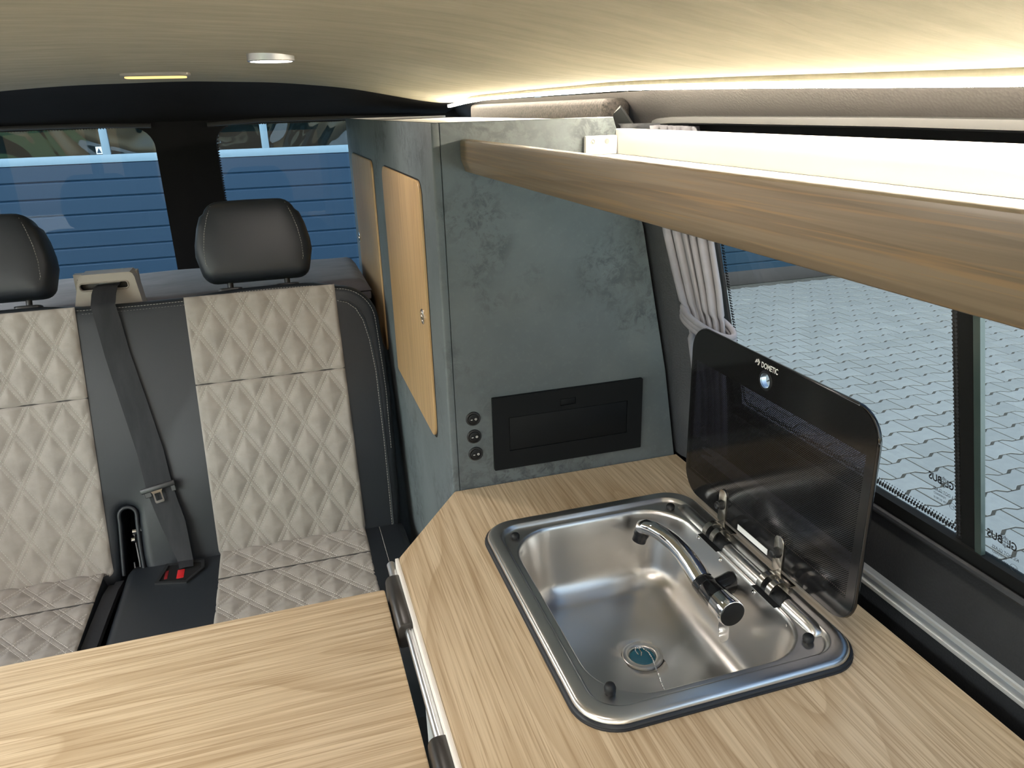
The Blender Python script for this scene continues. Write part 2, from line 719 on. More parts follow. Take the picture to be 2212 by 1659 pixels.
# ------------------------------------------------------------------ van shell
Y_FRONT, Y_REAR = -1.55, 2.42


def wall_x(z):
    """inner face of the right side wall"""
    pts = [(-0.2, 0.665), (0.60, 0.662), (0.655, 0.668), (0.70, 0.690), (0.735, 0.690), (1.15, 0.59), (1.172, 0.582), (1.195, 0.560), (1.208, 0.549), (1.228, 0.530)]
    for (a, xa), (b, xb) in zip(pts, pts[1:]):
        if z <= b:
            return xa + (xb - xa) * max(0.0, (z - a) / (b - a))
    return pts[-1][1]


def glass_x(z):
    return 0.690 - 0.24 * (z - 0.735)


def wall_strip(mb, zs, y0, y1, thick=0.03):
    a = [(wall_x(z), z) for z in zs]
    prof = a + [(x + thick, z) for x, z in reversed(a)]
    mb.loft([[(x, y0, z) for x, z in prof], [(x, y1, z) for x, z in prof]])


def zrange(a, b, n):
    return [a + (b - a) * i / n for i in range(n + 1)]


mb = MB()
wall_strip(mb, [-0.18, 0.2, 0.60, 0.63, 0.655, 0.68, 0.70, 0.712], Y_FRONT, Y_REAR)
wall_strip(mb, zrange(0.712, 1.165, 8), Y_FRONT, -0.25)
wall_right = struct('wall_right', mb, 'grain_leather')

mb = MB()
CAB = [(0.55, 0.640), (0.60, 0.634), (0.764, 0.609), (1.014, 0.558), (1.182, 0.502), (1.20, 0.498)]


def cab_x(z):
    for (a, xa), (b, xb) in zip(CAB, CAB[1:]):
        if z <= b:
            return xa + (xb - xa) * (z - a) / (b - a)
    return CAB[-1][1]


def pillar(u, v):
    z = 0.602 + 0.570 * v
    ys = [1.010, 1.022, 1.036, 1.050, 1.064, 1.078, 1.092, 1.104, 1.2, 2.30]
    y = ys[round(u * 9)]
    f = min(1.0, max(0.0, (y - 1.016) / 0.088))
    f = f * f * (3 - 2 * f)
    x0 = wall_x(z) + (0.012 if u == 0 else 0.0)
    return (x0 + (cab_x(z) + 0.006 - x0) * f if cab_x(z) + 0.006 < x0 else x0, y, z)


mb.grid(pillar, 9, 24)
struct('trim_4', mb, 'pillar_leather', label='dark grey leather cover on the pillar behind the curtain')

mb = MB()
zs = zrange(1.16, 1.217, 6)
wall_strip(mb, zs, Y_FRONT, Y_REAR, 0.03)
header_right = struct('trim_1', mb, 'grey_leather', label='grey grained leather cover above the side window')

# carpeted pad and its torn leather corner between the cabinet and the roof edge
mb = MB()
mb.box(0.5115, 0.560, 1.165, 2.02, 1.150, 1.2085, 0.010, 3)
pad2 = struct('trim_2', mb, 'carpet', label='dark speckled carpet pad behind the cabinet top')
mb = MB()
mb.loft([[(0.5060, 1.118, 1.150), (0.5075, 1.118, 1.186), (0.5150, 1.110, 1.1945), (0.5200, 1.095, 1.180), (0.5350, 1.085, 1.156)],
         [(0.5120, 1.126, 1.150), (0.5135, 1.126, 1.189), (0.5190, 1.118, 1.198), (0.5260, 1.103, 1.182), (0.5420, 1.093, 1.156)]])
part('leather_flap', mb, 'frame_black', pad2, 'curled black leather end')

# van floor
mb = MB().box(-1.0, 0.69, Y_FRONT, Y_REAR, -0.20, -0.165)
struct('floor', mb, 'black_plastic')

# left side wall behind the open sliding door
mb = MB()
mb.box(-1.02, -0.985, 1.30, Y_REAR, -0.18, 0.72)
mb.box(-1.02, -0.985, 1.30, Y_REAR, 1.12, 1.22)
mb.box(-1.02, -0.985, 1.30, 1.42, 0.72, 1.12)
mb.box(-1.02, -0.985, 2.30, Y_REAR, 0.72, 1.12)
mb.box(-1.02, -0.985, Y_FRONT, 1.30, 1.15, 1.22)
mb.box(-1.02, -0.985, Y_FRONT, -0.35, -0.18, 0.62)
mb.box(-1.02, -0.985, -0.50, -0.35, 0.62, 1.15)
mb.box(-1.02, -0.985, Y_FRONT, -1.40, 0.62, 1.15)
struct('wall_left', mb, 'grain_leather')

# cab end with its windscreen opening, unseen, added to cut light from the front
mb = MB()
mb.holed([(-1.0, -0.18), (0.69, -0.18), (0.69, 1.24), (-1.0, 1.24)], [rr(-0.82, 0.52, 0.55, 1.08, 0.08, 5)], (0, Y_FRONT - 0.03, 0), (1, 0, 0), (0, 0, 1), (0, 1, 0), 0.03)
struct('wall_front', mb, 'black_fabric')

# headliner
CEIL = [(-1.0, 1.195), (-0.88, 1.222), (-0.75, 1.245), (-0.566, 1.266), (-0.422, 1.275), (-0.17, 1.280), (0.043, 1.2735), (0.212, 1.2575), (0.328, 1.236), (0.42, 1.219), (0.47, 1.2145), (0.503, 1.2135)]


def EDGE(y):
    t = [(-2.0, -0.007), (0.2, -0.003), (0.43, 0.0005), (0.77, 0.0095), (1.07, 0.0160), (1.56, 0.0160), (1.90, 0.0150), (1.98, 0.0115), (2.04, 0.005), (2.12, -0.004)]
    for (a, za), (b, zb) in zip(t, t[1:]):
        if y <= b:
            return za + (zb - za) * (y - a) / (b - a)
    return t[-1][1]


def ceil_z(x, y):
    z = CEIL[-1][1]
    for (a, za), (b, zb) in zip(CEIL, CEIL[1:]):
        if x <= b:
            f = (x - a) / (b - a)
            z = za + (zb - za) * f
            break
    if x > 0.30:
        z += EDGE(y) * min(1.0, (x - 0.30) / 0.18)
    crown = 0.012 * max(0.0, 1 - ((y - 0.9) / 1.2) ** 2)
    edge = min(1.0, max(0.0, (0.503 - x) / 0.35))
    return z + crown * edge


def smooth_ceiling():
    nx, ny = 60, 44
    xs = [-1.0 + 1.503 * i / nx for i in range(nx + 1)]

    def zz(x, y):
        return sum(ceil_z(max(-1, min(0.503, x + d)), y) for d in (-0.05, -0.025, 0, 0.025, 0.05)) / 5
    mb = MB()

    def fn(u, v):
        x = xs[round(u * nx)]
        y = Y_FRONT + (2.10 - Y_FRONT) * v
        e = max(0.0, (x + 1.0 - 1.30) / 0.203)
        if v == 1.0 and x > 0.45:
            y -= (x - 0.45) * 0.6
        return (x, y, zz(x, y))
    mb.grid(fn, nx, ny)
    # hemmed edge along the right side: a rounded welt that hides the light channel
    path = [(0.4995, Y_FRONT + (2.085 - Y_FRONT) * i / 40, zz(0.503, Y_FRONT + (2.085 - Y_FRONT) * i / 40) - 0.0008) for i in range(41)]
    mb.tube(path, 0.0052, 10)
    # outer roof skin
    mb.grid(lambda u, v: (-1.03 + 1.6 * u, Y_FRONT + (2.46 - Y_FRONT) * v, zz(-1 + 1.503 * u, 1) + 0.045), 20, 2)
    return mb, zz


mb, ceil_s = smooth_ceiling()
ceiling = struct('ceiling', mb, 'headliner_suede', 60)

# dark header between headliner and rear doors
mb = MB()


def header(u, v):
    x = -1.0 + 1.53 * u
    zt = ceil_s(min(x, 0.503), 2.10)
    y = 2.095 + 0.30 * v
    zb = 1.186
    z = zt + 0.002 + (zb - zt) * v ** 1.4 - 0.0 * v
    return (x, y, z)


mb.grid(header, 30, 8)
struct('trim_3', mb, 'black_fabric', label='black cloth header over the rear door windows')


# rear doors: black inner frames with rounded window openings
def rear_door(name, x0, x1, wx0, wx1, rail_pts, label):
    root = root_struct(name, ((x0 + x1) / 2, 2.40, 0.0), label)
    mb = MB()
    outer = [(x0, -0.18), (x1, -0.18), (x1, 1.24), (x0, 1.24)]
    hole = rr(wx0, wx1, 0.72, 1.176, 0.055, 8)
    mb.holed(outer, [hole], (0, 2.40, 0), (1, 0, 0), (0, 0, 1), (0, 1, 0), 0.03)
    part('door_frame', mb, 'black_fabric', root)
    mb = MB()
    mb.plate(rr(wx0 - 0.01, wx1 + 0.01, 0.71, 1.186, 0.06, 8), (0, 2.428, 0), (1, 0, 0), (0, 0, 1), (0, 1, 0), 0.0)
    mb = MB().add([(wx0 - .01, 2.425, .71), (wx1 + .01, 2.425, .71), (wx1 + .01, 2.425, 1.19), (wx0 - .01, 2.425, 1.19)], [(0, 1, 2, 3)])
    part('window_pane', mb, 'rear_glass', root)
    # printed dots around the glass edge
    mb = MB()
    inner = rr(wx0, wx1, 0.72, 1.176, 0.055, 8)
    per = []
    n = len(inner)
    for i in range(n):
        a, b = inner[i], inner[(i + 1) % n]
        L = math.hypot(b[0] - a[0], b[1] - a[1])
        k = max(1, int(L / 0.007))
        for j in range(k):
            per.append((a[0] + (b[0] - a[0]) * j / k, a[1] + (b[1] - a[1]) * j / k))
    cx, cz = (wx0 + wx1) / 2, 0.95
    for (px, pz) in per:
        q = 0.0036
        sx = math.copysign(0.0025, cx - px)
        mb.add([(px - q, 2.423, pz), (px, 2.423, pz - q), (px + q + sx, 2.423, pz), (px, 2.423, pz + q)], [(0, 1, 2, 3)])
    part('printed_dots', mb, 'dark_print', root, kind='stuff', smooth=0)
    mb = MB()
    mb.tube([(a, 2.385, b) for a, b in rail_pts], 0.0065, 10)
    part('curtain_rail', mb, 'grey_plastic', root, 'thin grey curtain rail')
    return root


rear_door('door_1', -1.0, -0.2145, -0.93, -0.300, [(-0.95, 1.165), (-0.80, 1.182), (-0.62, 1.184), (-0.45, 1.184), (-0.30, 1.179)], 'left rear door with window, rail above the glass')
rear_door('door_2', -0.2145, 0.69, -0.140, 0.56, [(-0.155, 1.177), (-0.02, 1.184), (0.22, 1.184), (0.45, 1.180)], 'right rear door with window, partly behind the cabinet')

# side window
window = root_struct('window_1', (0.66, 0.5, 0.9), 'dark framed sliding side window with two panes and black post')


def gl_plate(mb, y0, y1, z0, z1, off, thick):
    """slab in the leaning plane of the glass; off moves it inwards"""
    a = [(glass_x(z0) - off, z0), (glass_x(z1) - off, z1)]
    mb.add([(a[0][0], y0, z0), (a[0][0], y1, z0), (a[1][0], y1, z1), (a[1][0], y0, z1),
            (a[0][0] - thick, y0, z0), (a[0][0] - thick, y1, z0), (a[1][0] - thick, y1, z1), (a[1][0] - thick, y0, z1)],
           [(0, 1, 2, 3), (4, 5, 6, 7), (0, 1, 5, 4), (1, 2, 6, 5), (2, 3, 7, 6), (3, 0, 4, 7)])
    return mb


def gl_quad(y0, y1, z0, z1, off=0.0):
    return MB().add([(glass_x(z0) - off, y0, z0), (glass_x(z0) - off, y1, z0), (glass_x(z1) - off, y1, z1), (glass_x(z1) - off, y0, z1)], [(0, 1, 2, 3)])


part('window_pane', gl_quad(0.548, 1.02, 0.715, 1.17, -0.012), 'window_glass', window, 'rear fixed pane')
part('window_pane', gl_quad(-0.24, 0.535, 0.708, 1.17, 0.0), 'window_glass', window, 'front sliding pane')
mb = MB()
gl_plate(mb, 0.536, 0.556, 0.715, 1.13, -0.004, 0.008)
part('window_post', mb, 'frame_black', window)
mb = MB()
gl_plate(mb, 0.556, 0.567, 0.715, 1.13, -0.004, 0.004)
part('post_edge', mb, 'black_plastic', window)
mb = MB()
gl_plate(mb, 0.528, 0.536, 0.715, 1.13, 0.001, 0.006)
part('pane_edge', mb, 'edge_green', window, 'greenish glass edge strip')
mb = MB()
gl_plate(mb, -0.25, 1.02, 0.700, 0.7275, -0.003, 0.012)      # bottom bar
gl_plate(mb, 1.003, 1.02, 0.72, 1.12, -0.003, 0.010)         # rear upright
gl_plate(mb, -0.25, 1.02, 1.105, 1.175, -0.003, 0.008)       # printed band at the top
part('window_frame', mb, 'frame_black', window)
mb = MB()
mb.tube([(0.681, -0.25, 0.7075), (0.681, 1.005, 0.7075)], 0.0045, 8)
part('window_gasket', mb, 'rubber', window)
mb = MB()
y = 0.570
while y < 1.0:
    for row, q in ((0, 0.0022), (1, 0.0016), (2, 0.0010)):
        z = 0.7285 + row * 0.0042
        yy = y + (0.0022 if row % 2 else 0)
        x = glass_x(z) + 0.0105
        mb.add([(x, yy - q, z), (x, yy, z - q * 1.3), (x, yy + q, z), (x, yy, z + q * 1.3)], [(0, 1, 2, 3)])
    y += 0.0044
z = 0.735
while z < 1.1:
    for row, q in ((0, 0.0022), (1, 0.0015)):
        x = glass_x(z) + 0.0105
        yy = 1.0025 - row * 0.004
        mb.add([(x, yy - q * 1.3, z), (x, yy, z - q), (x, yy + q * 1.3, z), (x, yy, z + q)], [(0, 1, 2, 3)])
        x = glass_x(z) + 0.0005
        yy = 0.5615 + row * 0.004 - 0.002
        mb.add([(x - 0.004, yy - q, z), (x - 0.004, yy, z - q), (x - 0.004, yy + q, z), (x - 0.004, yy, z + q)], [(0, 1, 2, 3)])
    z += 0.0044
part('printed_dots', mb, 'dark_print', window, kind='stuff', smooth=0)

# glass maker's print, readable from outside
for gy, gz, off, wd in ((0.5975, 0.783, -0.0115, 0.036), (0.507, 0.759, 0.001, 0.036)):
    W = V((-0.24, 0, 1)).normalized()
    N = V((-1, 0, -0.24)).normalized()
    U = (0, 1, 0)

    def at(z):
        return (glass_x(z) - off, gy, z)
    big = MB()
    t1 = text_mb('GL', 0.0145, (at(gz)[0], gy - 0.0115, gz), U, W, N, width=0.0115, bold=0.025)
    t2 = text_mb('BUS', 0.0145, (at(gz)[0], gy + 0.0090, gz), U, W, N, width=0.0185, bold=0.025)
    for tt in (t1, t2):
        big.add(tt.v, tt.f)
    # globe in place of the O
    c = V(at(gz)) + V((0, -0.0030, 0))
    for q, sq in ((0.0062, 1.0), (0.0062, 0.45), (0.0042, 1.0)):
        ring = [(c + V(U) * math.cos(2 * PI * k / 20) * q * sq + W * math.sin(2 * PI * k / 20) * q) for k in range(20)]
        big.tube(ring, 0.00022, 4, closed=True)
    big.tube([c - W * 0.008, c + W * 0.008], 0.0003, 4)
    big.tube([c - V(U) * 0.006, c + V(U) * 0.006], 0.0003, 4)
    part('maker_print', big, 'dark_print', window, smooth=0)
    small = MB()
    rows = [('DOT GLASS', 0.0062, -0.014, 0.024, 0.0), ('TEMPERED', 0.0042, -0.0205, 0.018, 0.003), ('43R 017810', 0.0042, -0.0265, 0.020, 0.002)]
    for body, sz, dz, w2, dy in rows:
        z = gz + dz
        tt = text_mb(body, sz, (at(z)[0], gy + dy, z), U, W, N, width=w2)
        small.add(tt.v, tt.f)
    z = gz - 0.0165
    small.tube([(at(z)[0], gy - 0.010, z), (at(z)[0], gy + 0.014, z)], 0.00018, 4)
    tt = text_mb('KL', 0.0058, (at(gz - 0.014)[0], gy - 0.0165, gz - 0.014), U, W, N)
    small.add(tt.v, tt.f)
    z = gz - 0.0265
    c = V(at(z)) + V((0, -0.0140, 0))
    small.tube([(c + V(U) * math.cos(2 * PI * k / 20) * 0.0044 + W * math.sin(2 * PI * k / 20) * 0.0044) for k in range(20)], 0.0002, 4, closed=True)
    tt = text_mb('E11', 0.0046, tuple(c), U, W, N, width=0.0058)
    small.add(tt.v, tt.f)
    part('approval_print', small, 'dark_print', window, smooth=0)

# ------------------------------------------------------------------ yard and garage outside
GZ = -0.70
yard = root_struct('paving', (3.0, 3.0, GZ), 'pale grey interlocking pavers in the yard beside the van')
mb = MB().add([(-14, -14, GZ - .012), (18, -14, GZ - .012), (18, 7.05, GZ - .012), (-14, 7.05, GZ - .012)], [(0, 1, 2, 3)])
struct('ground', mb, 'yard_ground')
mb = MB().add([(1.3, 0.2, GZ - .0028), (7.6, 0.2, GZ - .0028), (7.6, 7.04, GZ - .0028), (1.3, 7.04, GZ - .0028)], [(0, 1, 2, 3)])
part('joint_bed', mb, 'joint_sand', yard)
PX, PY = 0.2205, 0.1510


def paver_outline(g=0.0050):
    a = 0.0145
    xs = [-PX / 2, -0.082, -0.040, 0.040, 0.082, PX / 2]
    hs = [a, a, -a, -a, a, a]
    top = [(x, PY / 2 + h) for x, h in zip(xs, hs)]
    bot = [(-x, -PY / 2 - h) for x, h in zip(xs, hs)]
    return inset(list(reversed(top)) + list(reversed(bot)), g)


po = paver_outline()
pm = MB()
pm.loft([[(x, y, -0.010) for x, y in po], [(x, y, -0.002) for x, y in po], [(x, y, 0.0) for x, y in inset(po, 0.0022)]], cap0=False)
paver_me = mesh_from('paver', pm, 'paver_concrete', smooth=30)
spots = []
for j in range(45):
    for i in range(29):
        x = 1.41 + i * PX + (PX / 2 if j % 2 else 0.0)
        y = 0.35 + j * PY
        if y > 6.95:
            continue
        px, py, pz = x, y, GZ - 1.2
        q = [R[k][0] * px + R[k][1] * py + R[k][2] * pz for k in range(3)]
        u, w = 1106 + 1630 * q[0] / q[2], 829.5 + 1630 * q[1] / q[2]
        inview = 1560 < u < 2240 and 560 < w < 1300 and q[2] > 0
        spots.append((0 if inview else 1, math.hypot(px, py), x, y))
spots.sort()
rest = MB()
for n, (hid, d, x, y) in enumerate(spots):
    dz = random.uniform(-0.0008, 0.0015)
    if n < 298:
        o = bpy.data.objects.new('paver', paver_me)
        COL.objects.link(o)
        o.parent = yard
        o.location = (x - 3.0, y - 3.0, dz)
    else:
        rest.add([(p.x + x, p.y + y, p.z + GZ + dz) for p in pm.v], pm.f)
part('paver_field', rest, 'paver_concrete', yard, kind='stuff', smooth=30)

GY = 7.05
garage = thing('garage_door', 'wide blue ribbed garage door with a row of windows', 'garage door', (1.0, GY, GZ))
z = 0.867
k = 0
zs = []
while z > -0.52:
    zs.append((z - 0.1335, z))
    z -= 0.1335
for (a, b) in zs + [(1.56 + 0.1335 * q, 1.56 + 0.1335 * (q + 1)) for q in range(6)]:
    mb = MB()
    prof = [(0.012, a), (0.009, a + 0.004), (0.0, a + 0.012), (0.0, b - 0.012), (0.004, b - 0.005), (0.012, b)]
    mb.loft([[(-4.5, GY + d, q) for d, q in prof], [(7.2, GY + d, q) for d, q in prof]])
    part('rib_panel', mb, 'garage_blue', garage, smooth=25)
mb = MB().box(-4.5, 7.2, GY - 0.005, GY + 0.04, GZ, -0.545, 0.006)
part('bottom_seal', mb, 'garage_seal', garage, 'dark bottom seal')
mb = MB().box(-4.5, 7.2, GY - 0.006, GY + 0.03, 0.867, 0.930, 0.004)
part('lower_rail', mb, 'garage_frame', garage, 'pale window rail')
mb = MB().box(-4.5, 7.2, GY - 0.006, GY + 0.03, 1.49, 1.555, 0.004)
part('upper_rail', mb, 'garage_frame', garage, 'pale window rail')
x = -3.71
while x < 7:
    mb = MB().box(x - 0.03, x + 0.03, GY - 0.005, GY + 0.028, 0.928, 1.492, 0.003)
    part('mullion', mb, 'garage_frame', garage, 'pale upright')
    mb = MB().add([(x + .03, GY + .012, .93), (x + 1.2, GY + .012, .93), (x + 1.2, GY + .012, 1.49), (x + .03, GY + .012, 1.49)], [(0, 1, 2, 3)])
    part('window_pane', mb, 'garage_pane', garage)
    x += 1.23
mb = MB()
mb.add([(-1.327, GY + .010, .935), (-1.283, GY + .010, .935), (-1.283, GY + .010, .992), (-1.327, GY + .010, .992)], [(0, 1, 2, 3)])
st = part('sticker', mb, 'white_print', garage, 'small white sticker')
mb = MB().add([(-1.322, GY + .009, .943), (-1.288, GY + .009, .943), (-1.305, GY + .009, .982)], [(0, 1, 2)])
part('triangle_mark', mb, 'garage_blue', st)
# dim hall behind the panes
mb = MB()
mb.add([(-4.5, GY + 2.6, GZ), (7.2, GY + 2.6, GZ), (7.2, GY + 2.6, 3), (-4.5, GY + 2.6, 3)], [(0, 1, 2, 3)])
struct('wall_garage', mb, 'garage_inside')
mb = MB()
mb.box(-5.0, -4.5, GY - 0.1, GY + 3.0, GZ, 6.8)
mb.box(7.2, 13.0, GY - 0.1, GY + 3.0, GZ, 6.8)
mb.box(-5.0, 13.0, GY - 0.1, GY + 3.0, 2.36, 6.8)  # unseen height, raised to shade the yard and van
struct('wall_building', mb, 'render_wall')

added_house = root_struct('wall_bounce', (-8.0, 0, GZ), 'unseen pale wall across the yard, added to bounce sunlight')  # unseen wall, added to bounce sunlight through the sliding door
part('bounce_face', MB().box(-8.4, -8.0, -16.0, 9.0, GZ, 6.6), 'pale_render', added_house)

added_hedge = thing('added_hedge', 'unseen clipped greenery added to block low light at the open sliding door', 'added_hedge', (-5.2, 0, GZ))  # unseen greenery, added to keep low light off the shelf lip
mb = MB()


def hedge_fn(u, v):
    y = -9.0 + 15.4 * u
    a = PI * v
    r = 0.09 * math.sin(y * 7 + v * 19) + 0.06 * math.sin(y * 17 - v * 31)
    h = 1.85 * min(1.0, math.sin(a) * 1.7) + r * 0.7
    return (-5.2 + 0.5 * math.cos(a) + r * math.cos(a), y, GZ + max(0.0, h))


mb.grid(hedge_fn, 240, 24)
part('foliage', mb, 'hedge_green', added_hedge, kind='stuff', smooth=0)

# ------------------------------------------------------------------ kitchen: base cabinet, worktop, rail
WZ = 0.60
SX0, SX1, SY0, SY1 = 0.233, 0.572, 0.546, 0.968
kitchen = thing('kitchen_cabinet', 'low kitchen cabinet carrying the oak worktop and sink', 'cabinet', (0.4, 0.5, -0.165))
part('front_panel', MB().box(0.122, 0.138, -0.30, 0.925, -0.165, 0.570, 0.001), 'white_laminate', kitchen)
part('back_panel', MB().box(0.632, 0.646, -0.30, 1.10, -0.165, 0.570, 0.001), 'concrete_laminate', kitchen)
mb = MB()
d = V((0.119, 0.170, 0)).normalized()
nn = V((d.y, -d.x, 0))
p0 = V((0.130, 0.935, 0))
p1 = V((0.236, 1.088, 0))
q = [p0, p1, p1 + nn * 0.016, p0 + nn * 0.016]
mb.loft([[(p.x, p.y, -0.165) for p in q], [(p.x, p.y, 0.570) for p in q]])
part('corner_panel', mb, 'concrete_laminate', kitchen)

mb = MB()
outl = [(0.104, -0.30), (0.6365, -0.30), (0.6365, 1.1035), (0.226, 1.1035), (0.222, 1.100), (0.1055, 0.938), (0.104, 0.933)]
hole = rr(SX0 + 0.018, SX1 - 0.018, SY0 + 0.018, SY1 - 0.018, 0.03, 5)
mb.holed(outl, [hole], (0, 0, WZ - 0.029), (1, 0, 0), (0, 1, 0), (0, 0, 1), 0.029)
worktop = part('worktop', mb, 'oak_along_y', None)
tag(worktop, 'pale oak worktop with a cut corner around the steel sink', 'worktop')

rail = thing('table_rail', 'slim aluminium tube rail along the worktop front edge', 'rail', (0.093, 0.5, 0.56))
part('rail_tube', MB().tube([(0.0940, -0.28, 0.5775), (0.0940, 0.958, 0.5775)], 0.0063, 14), 'aluminium', rail)
part('base_strip', MB().box(0.0985, 0.1038, -0.28, 0.940, 0.566, 0.5985, 0.0008), 'cream_edge', rail, 'cream backing strip')

# ------------------------------------------------------------------ folding table
table = thing('folding_table', 'oak laminate folding table hooked on the aluminium rail', 'table', (-0.33, 0.6, 0.55))
mb = MB().plate(rr(-0.80, 0.0765, 0.12, 0.905, 0.004, 3), (0, 0, 0.5515), (1, 0, 0), (0, 1, 0), (0, 0, 1), 0.0235, 0.001, 0.001, 2)
part('table_top', mb, 'oak_along_x', table)
for y0 in (0.800, 0.497):
    mb = MB()
    mb.plate(rr(0.0790, 0.1045, 0.554, 0.5905, [0.004, 0.004, 0.010, 0.010], 5), (0, y0 + 0.113, 0), (1, 0, 0), (0, 0, 1), (0, -1, 0), 0.113, 0.002, 0.002, 2)
    c = part('rail_hook', mb, 'clip_black', table, 'black plastic hook')
    part('hook_plate', MB().box(0.0655, 0.0800, y0 + 0.006, y0 + 0.107, 0.5390, 0.5512, 0.001), 'clip_black', c)

# ------------------------------------------------------------------ sink
sink = thing('sink', 'stainless steel built-in sink with raised black glass lid', 'sink', (0.40, 0.757, WZ))


def ringz(x0, x1, y0, y1, r, z, n=10, sub=6):
    return [(x, y, z) for x, y in rr(x0, x1, y0, y1, r, n, sub)]


def sink_rings():
    R_ = []

    def ins(d, r, z):
        R_.append(ringz(SX0 + d, SX1 - d, SY0 + d, SY1 - d, r, z))
    ins(0.0000, 0.046, WZ + 0.0062)
    ins(0.0006, 0.0455, WZ + 0.0092)
    ins(0.0028, 0.0435, WZ + 0.0112)
    ins(0.0045, 0.042, WZ + 0.0116)
    ins(0.0056, 0.0408, WZ + 0.0118)
    ins(0.0075, 0.040, WZ + 0.0119)
    ins(0.0170, 0.035, WZ + 0.0120)
    ins(0.0184, 0.034, WZ + 0.0119)
    ins(0.0194, 0.0335, WZ + 0.0114)
    ins(0.0216, 0.032, WZ + 0.0070)
    ins(0.0224, 0.0315, WZ + 0.0060)
    ins(0.0236, 0.031, WZ + 0.0056)
    ins(0.0250, 0.030, WZ + 0.0055)
    bx0, bx1, by0, by1 = SX0 + 0.0295, SX1 - 0.0350, SY0 + 0.0300, SY1 - 0.0300
    R_.append(ringz(bx0, bx1, by0, by1, 0.070, WZ + 0.0055))
    for d, z, r in ((0.0006, 0.0054, 0.0696), (0.0015, 0.0050, 0.069), (0.0032, 0.0030, 0.068), (0.0045, -0.001, 0.067), (0.0075, -0.020, 0.064), (0.0125, -0.050, 0.060), (0.018, -0.075, 0.057)):
        R_.append(ringz(bx0 + d, bx1 - d, by0 + d, by1 - d, r, WZ + z))
    for k in range(1, 8):
        a = PI / 2 * k / 7
        d = 0.018 + 0.034 * (1 - math.cos(a)) + 0.006 * k / 7
        z = -0.075 - 0.038 * math.sin(a)
        R_.append(ringz(bx0 + d, bx1 - d, by0 + d, by1 - d, 0.057 - 0.002 * k, WZ + z))
    last = R_[-1]
    cx, cy = 0.406, 0.766
    for f, dz in ((0.75, 0.0020), (0.5, 0.0040), (0.33, 0.0052)):
        R_.append([(cx + (p[0] - cx) * f, cy + (p[1] - cy) * f, WZ - 0.113 - dz) for p in last])
    n = len(last)
    for rad, dz in ((0.0305, 0.0056), (0.0285, 0.0080)):
        rg = []
        for p in last:
            a = math.atan2(p[1] - cy, p[0] - cx)
            rg.append((cx + rad * math.cos(a), cy + rad * math.sin(a), WZ - 0.113 - dz))
        R_.append(rg)
    return R_


mb = MB().loft(sink_rings(), False, True)
part('basin', mb, 'brushed_steel', sink, smooth=60)
mb = MB()
mb.loft([ringz(SX0 - 0.0002, SX1 + 0.0002, SY0 - 0.0002, SY1 + 0.0002, 0.046, WZ + 0.0064), ringz(SX0 - 0.0028, SX1 + 0.0028, SY0 - 0.0028, SY1 + 0.0028, 0.048, WZ + 0.0055),
         ringz(SX0 - 0.0034, SX1 + 0.0034, SY0 - 0.0034, SY1 + 0.0034, 0.049, WZ + 0.0034), ringz(SX0 - 0.0026, SX1 + 0.0026, SY0 - 0.0026, SY1 + 0.0026, 0.048, WZ + 0.0028),
         ringz(SX0 - 0.0042, SX1 + 0.0042, SY0 - 0.0042, SY1 + 0.0042, 0.050, WZ + 0.0020), ringz(SX0 - 0.0042, SX1 + 0.0042, SY0 - 0.0042, SY1 + 0.0042, 0.050, WZ + 0.0002)], False, False)
part('rubber_seal', mb, 'rubber', sink, smooth=60)
for (x, y) in ((0.2735, 0.922), (0.527, 0.922), (0.529, 0.594), (0.2765, 0.592)):
    h = 0.0085 if y > 0.7 or x > 0.4 else 0.0125
    mb = MB().lathe([(0.0058, 0.0), (0.0064, 0.002), (0.0066, h * 0.6), (0.0050, h * 0.92), (0.0022, h)], (x, y, WZ + 0.0056), (0, 0, 1), 18)
    part('lid_buffer', mb, 'satin_black', sink, smooth=50)
# hinge ridge along the lid side with black rubber pads
HY = (0.818, 0.684)
mb = MB()
pr = [(-0.0100, 0.0), (-0.0088, 0.0045), (-0.0055, 0.0082), (0.0, 0.0095), (0.0055, 0.0082), (0.0088, 0.0045), (0.0100, 0.0)]
rings = []
for (y, k) in ((0.596, 0.02), (0.600, 0.5), (0.608, 0.85), (0.620, 1.0), (0.900, 1.0), (0.912, 0.85), (0.920, 0.5), (0.924, 0.02)):
    rings.append([(0.5475 + a * (0.7 + 0.3 * k), y, WZ + 0.0056 + b * k) for a, b in pr])
mb.loft(rings, True, True, closed=False)
part('hinge_ridge', mb, 'brushed_steel', sink, smooth=60)
for y in HY:
    mb = MB()
    hug = [(0.5475 - 0.0195, WZ + 0.0062)] + [(0.5475 + a * 1.06, WZ + 0.0060 + b * 1.05) for a, b in pr] + [(0.5475 + 0.0195, WZ + 0.0062)]
    mb.loft([[(px, yy, pz) for px, pz in hug] for yy in (y - 0.026, y + 0.024)], False, False, closed=False)
    part('hinge_pad', mb, 'satin_black', sink)
for y in (0.846, 0.786, 0.706, 0.634):
    c = V((0.5325, y, WZ - 0.0035))
    mb = MB().lathe([(0.0036, 0.0), (0.0036, 0.0008), (0.0028, 0.0018), (0.0012, 0.0020), (0.0008, 0.0012)], c, (-1, 0, 0.1), 14)
    part('rivet', mb, 'chrome', sink)

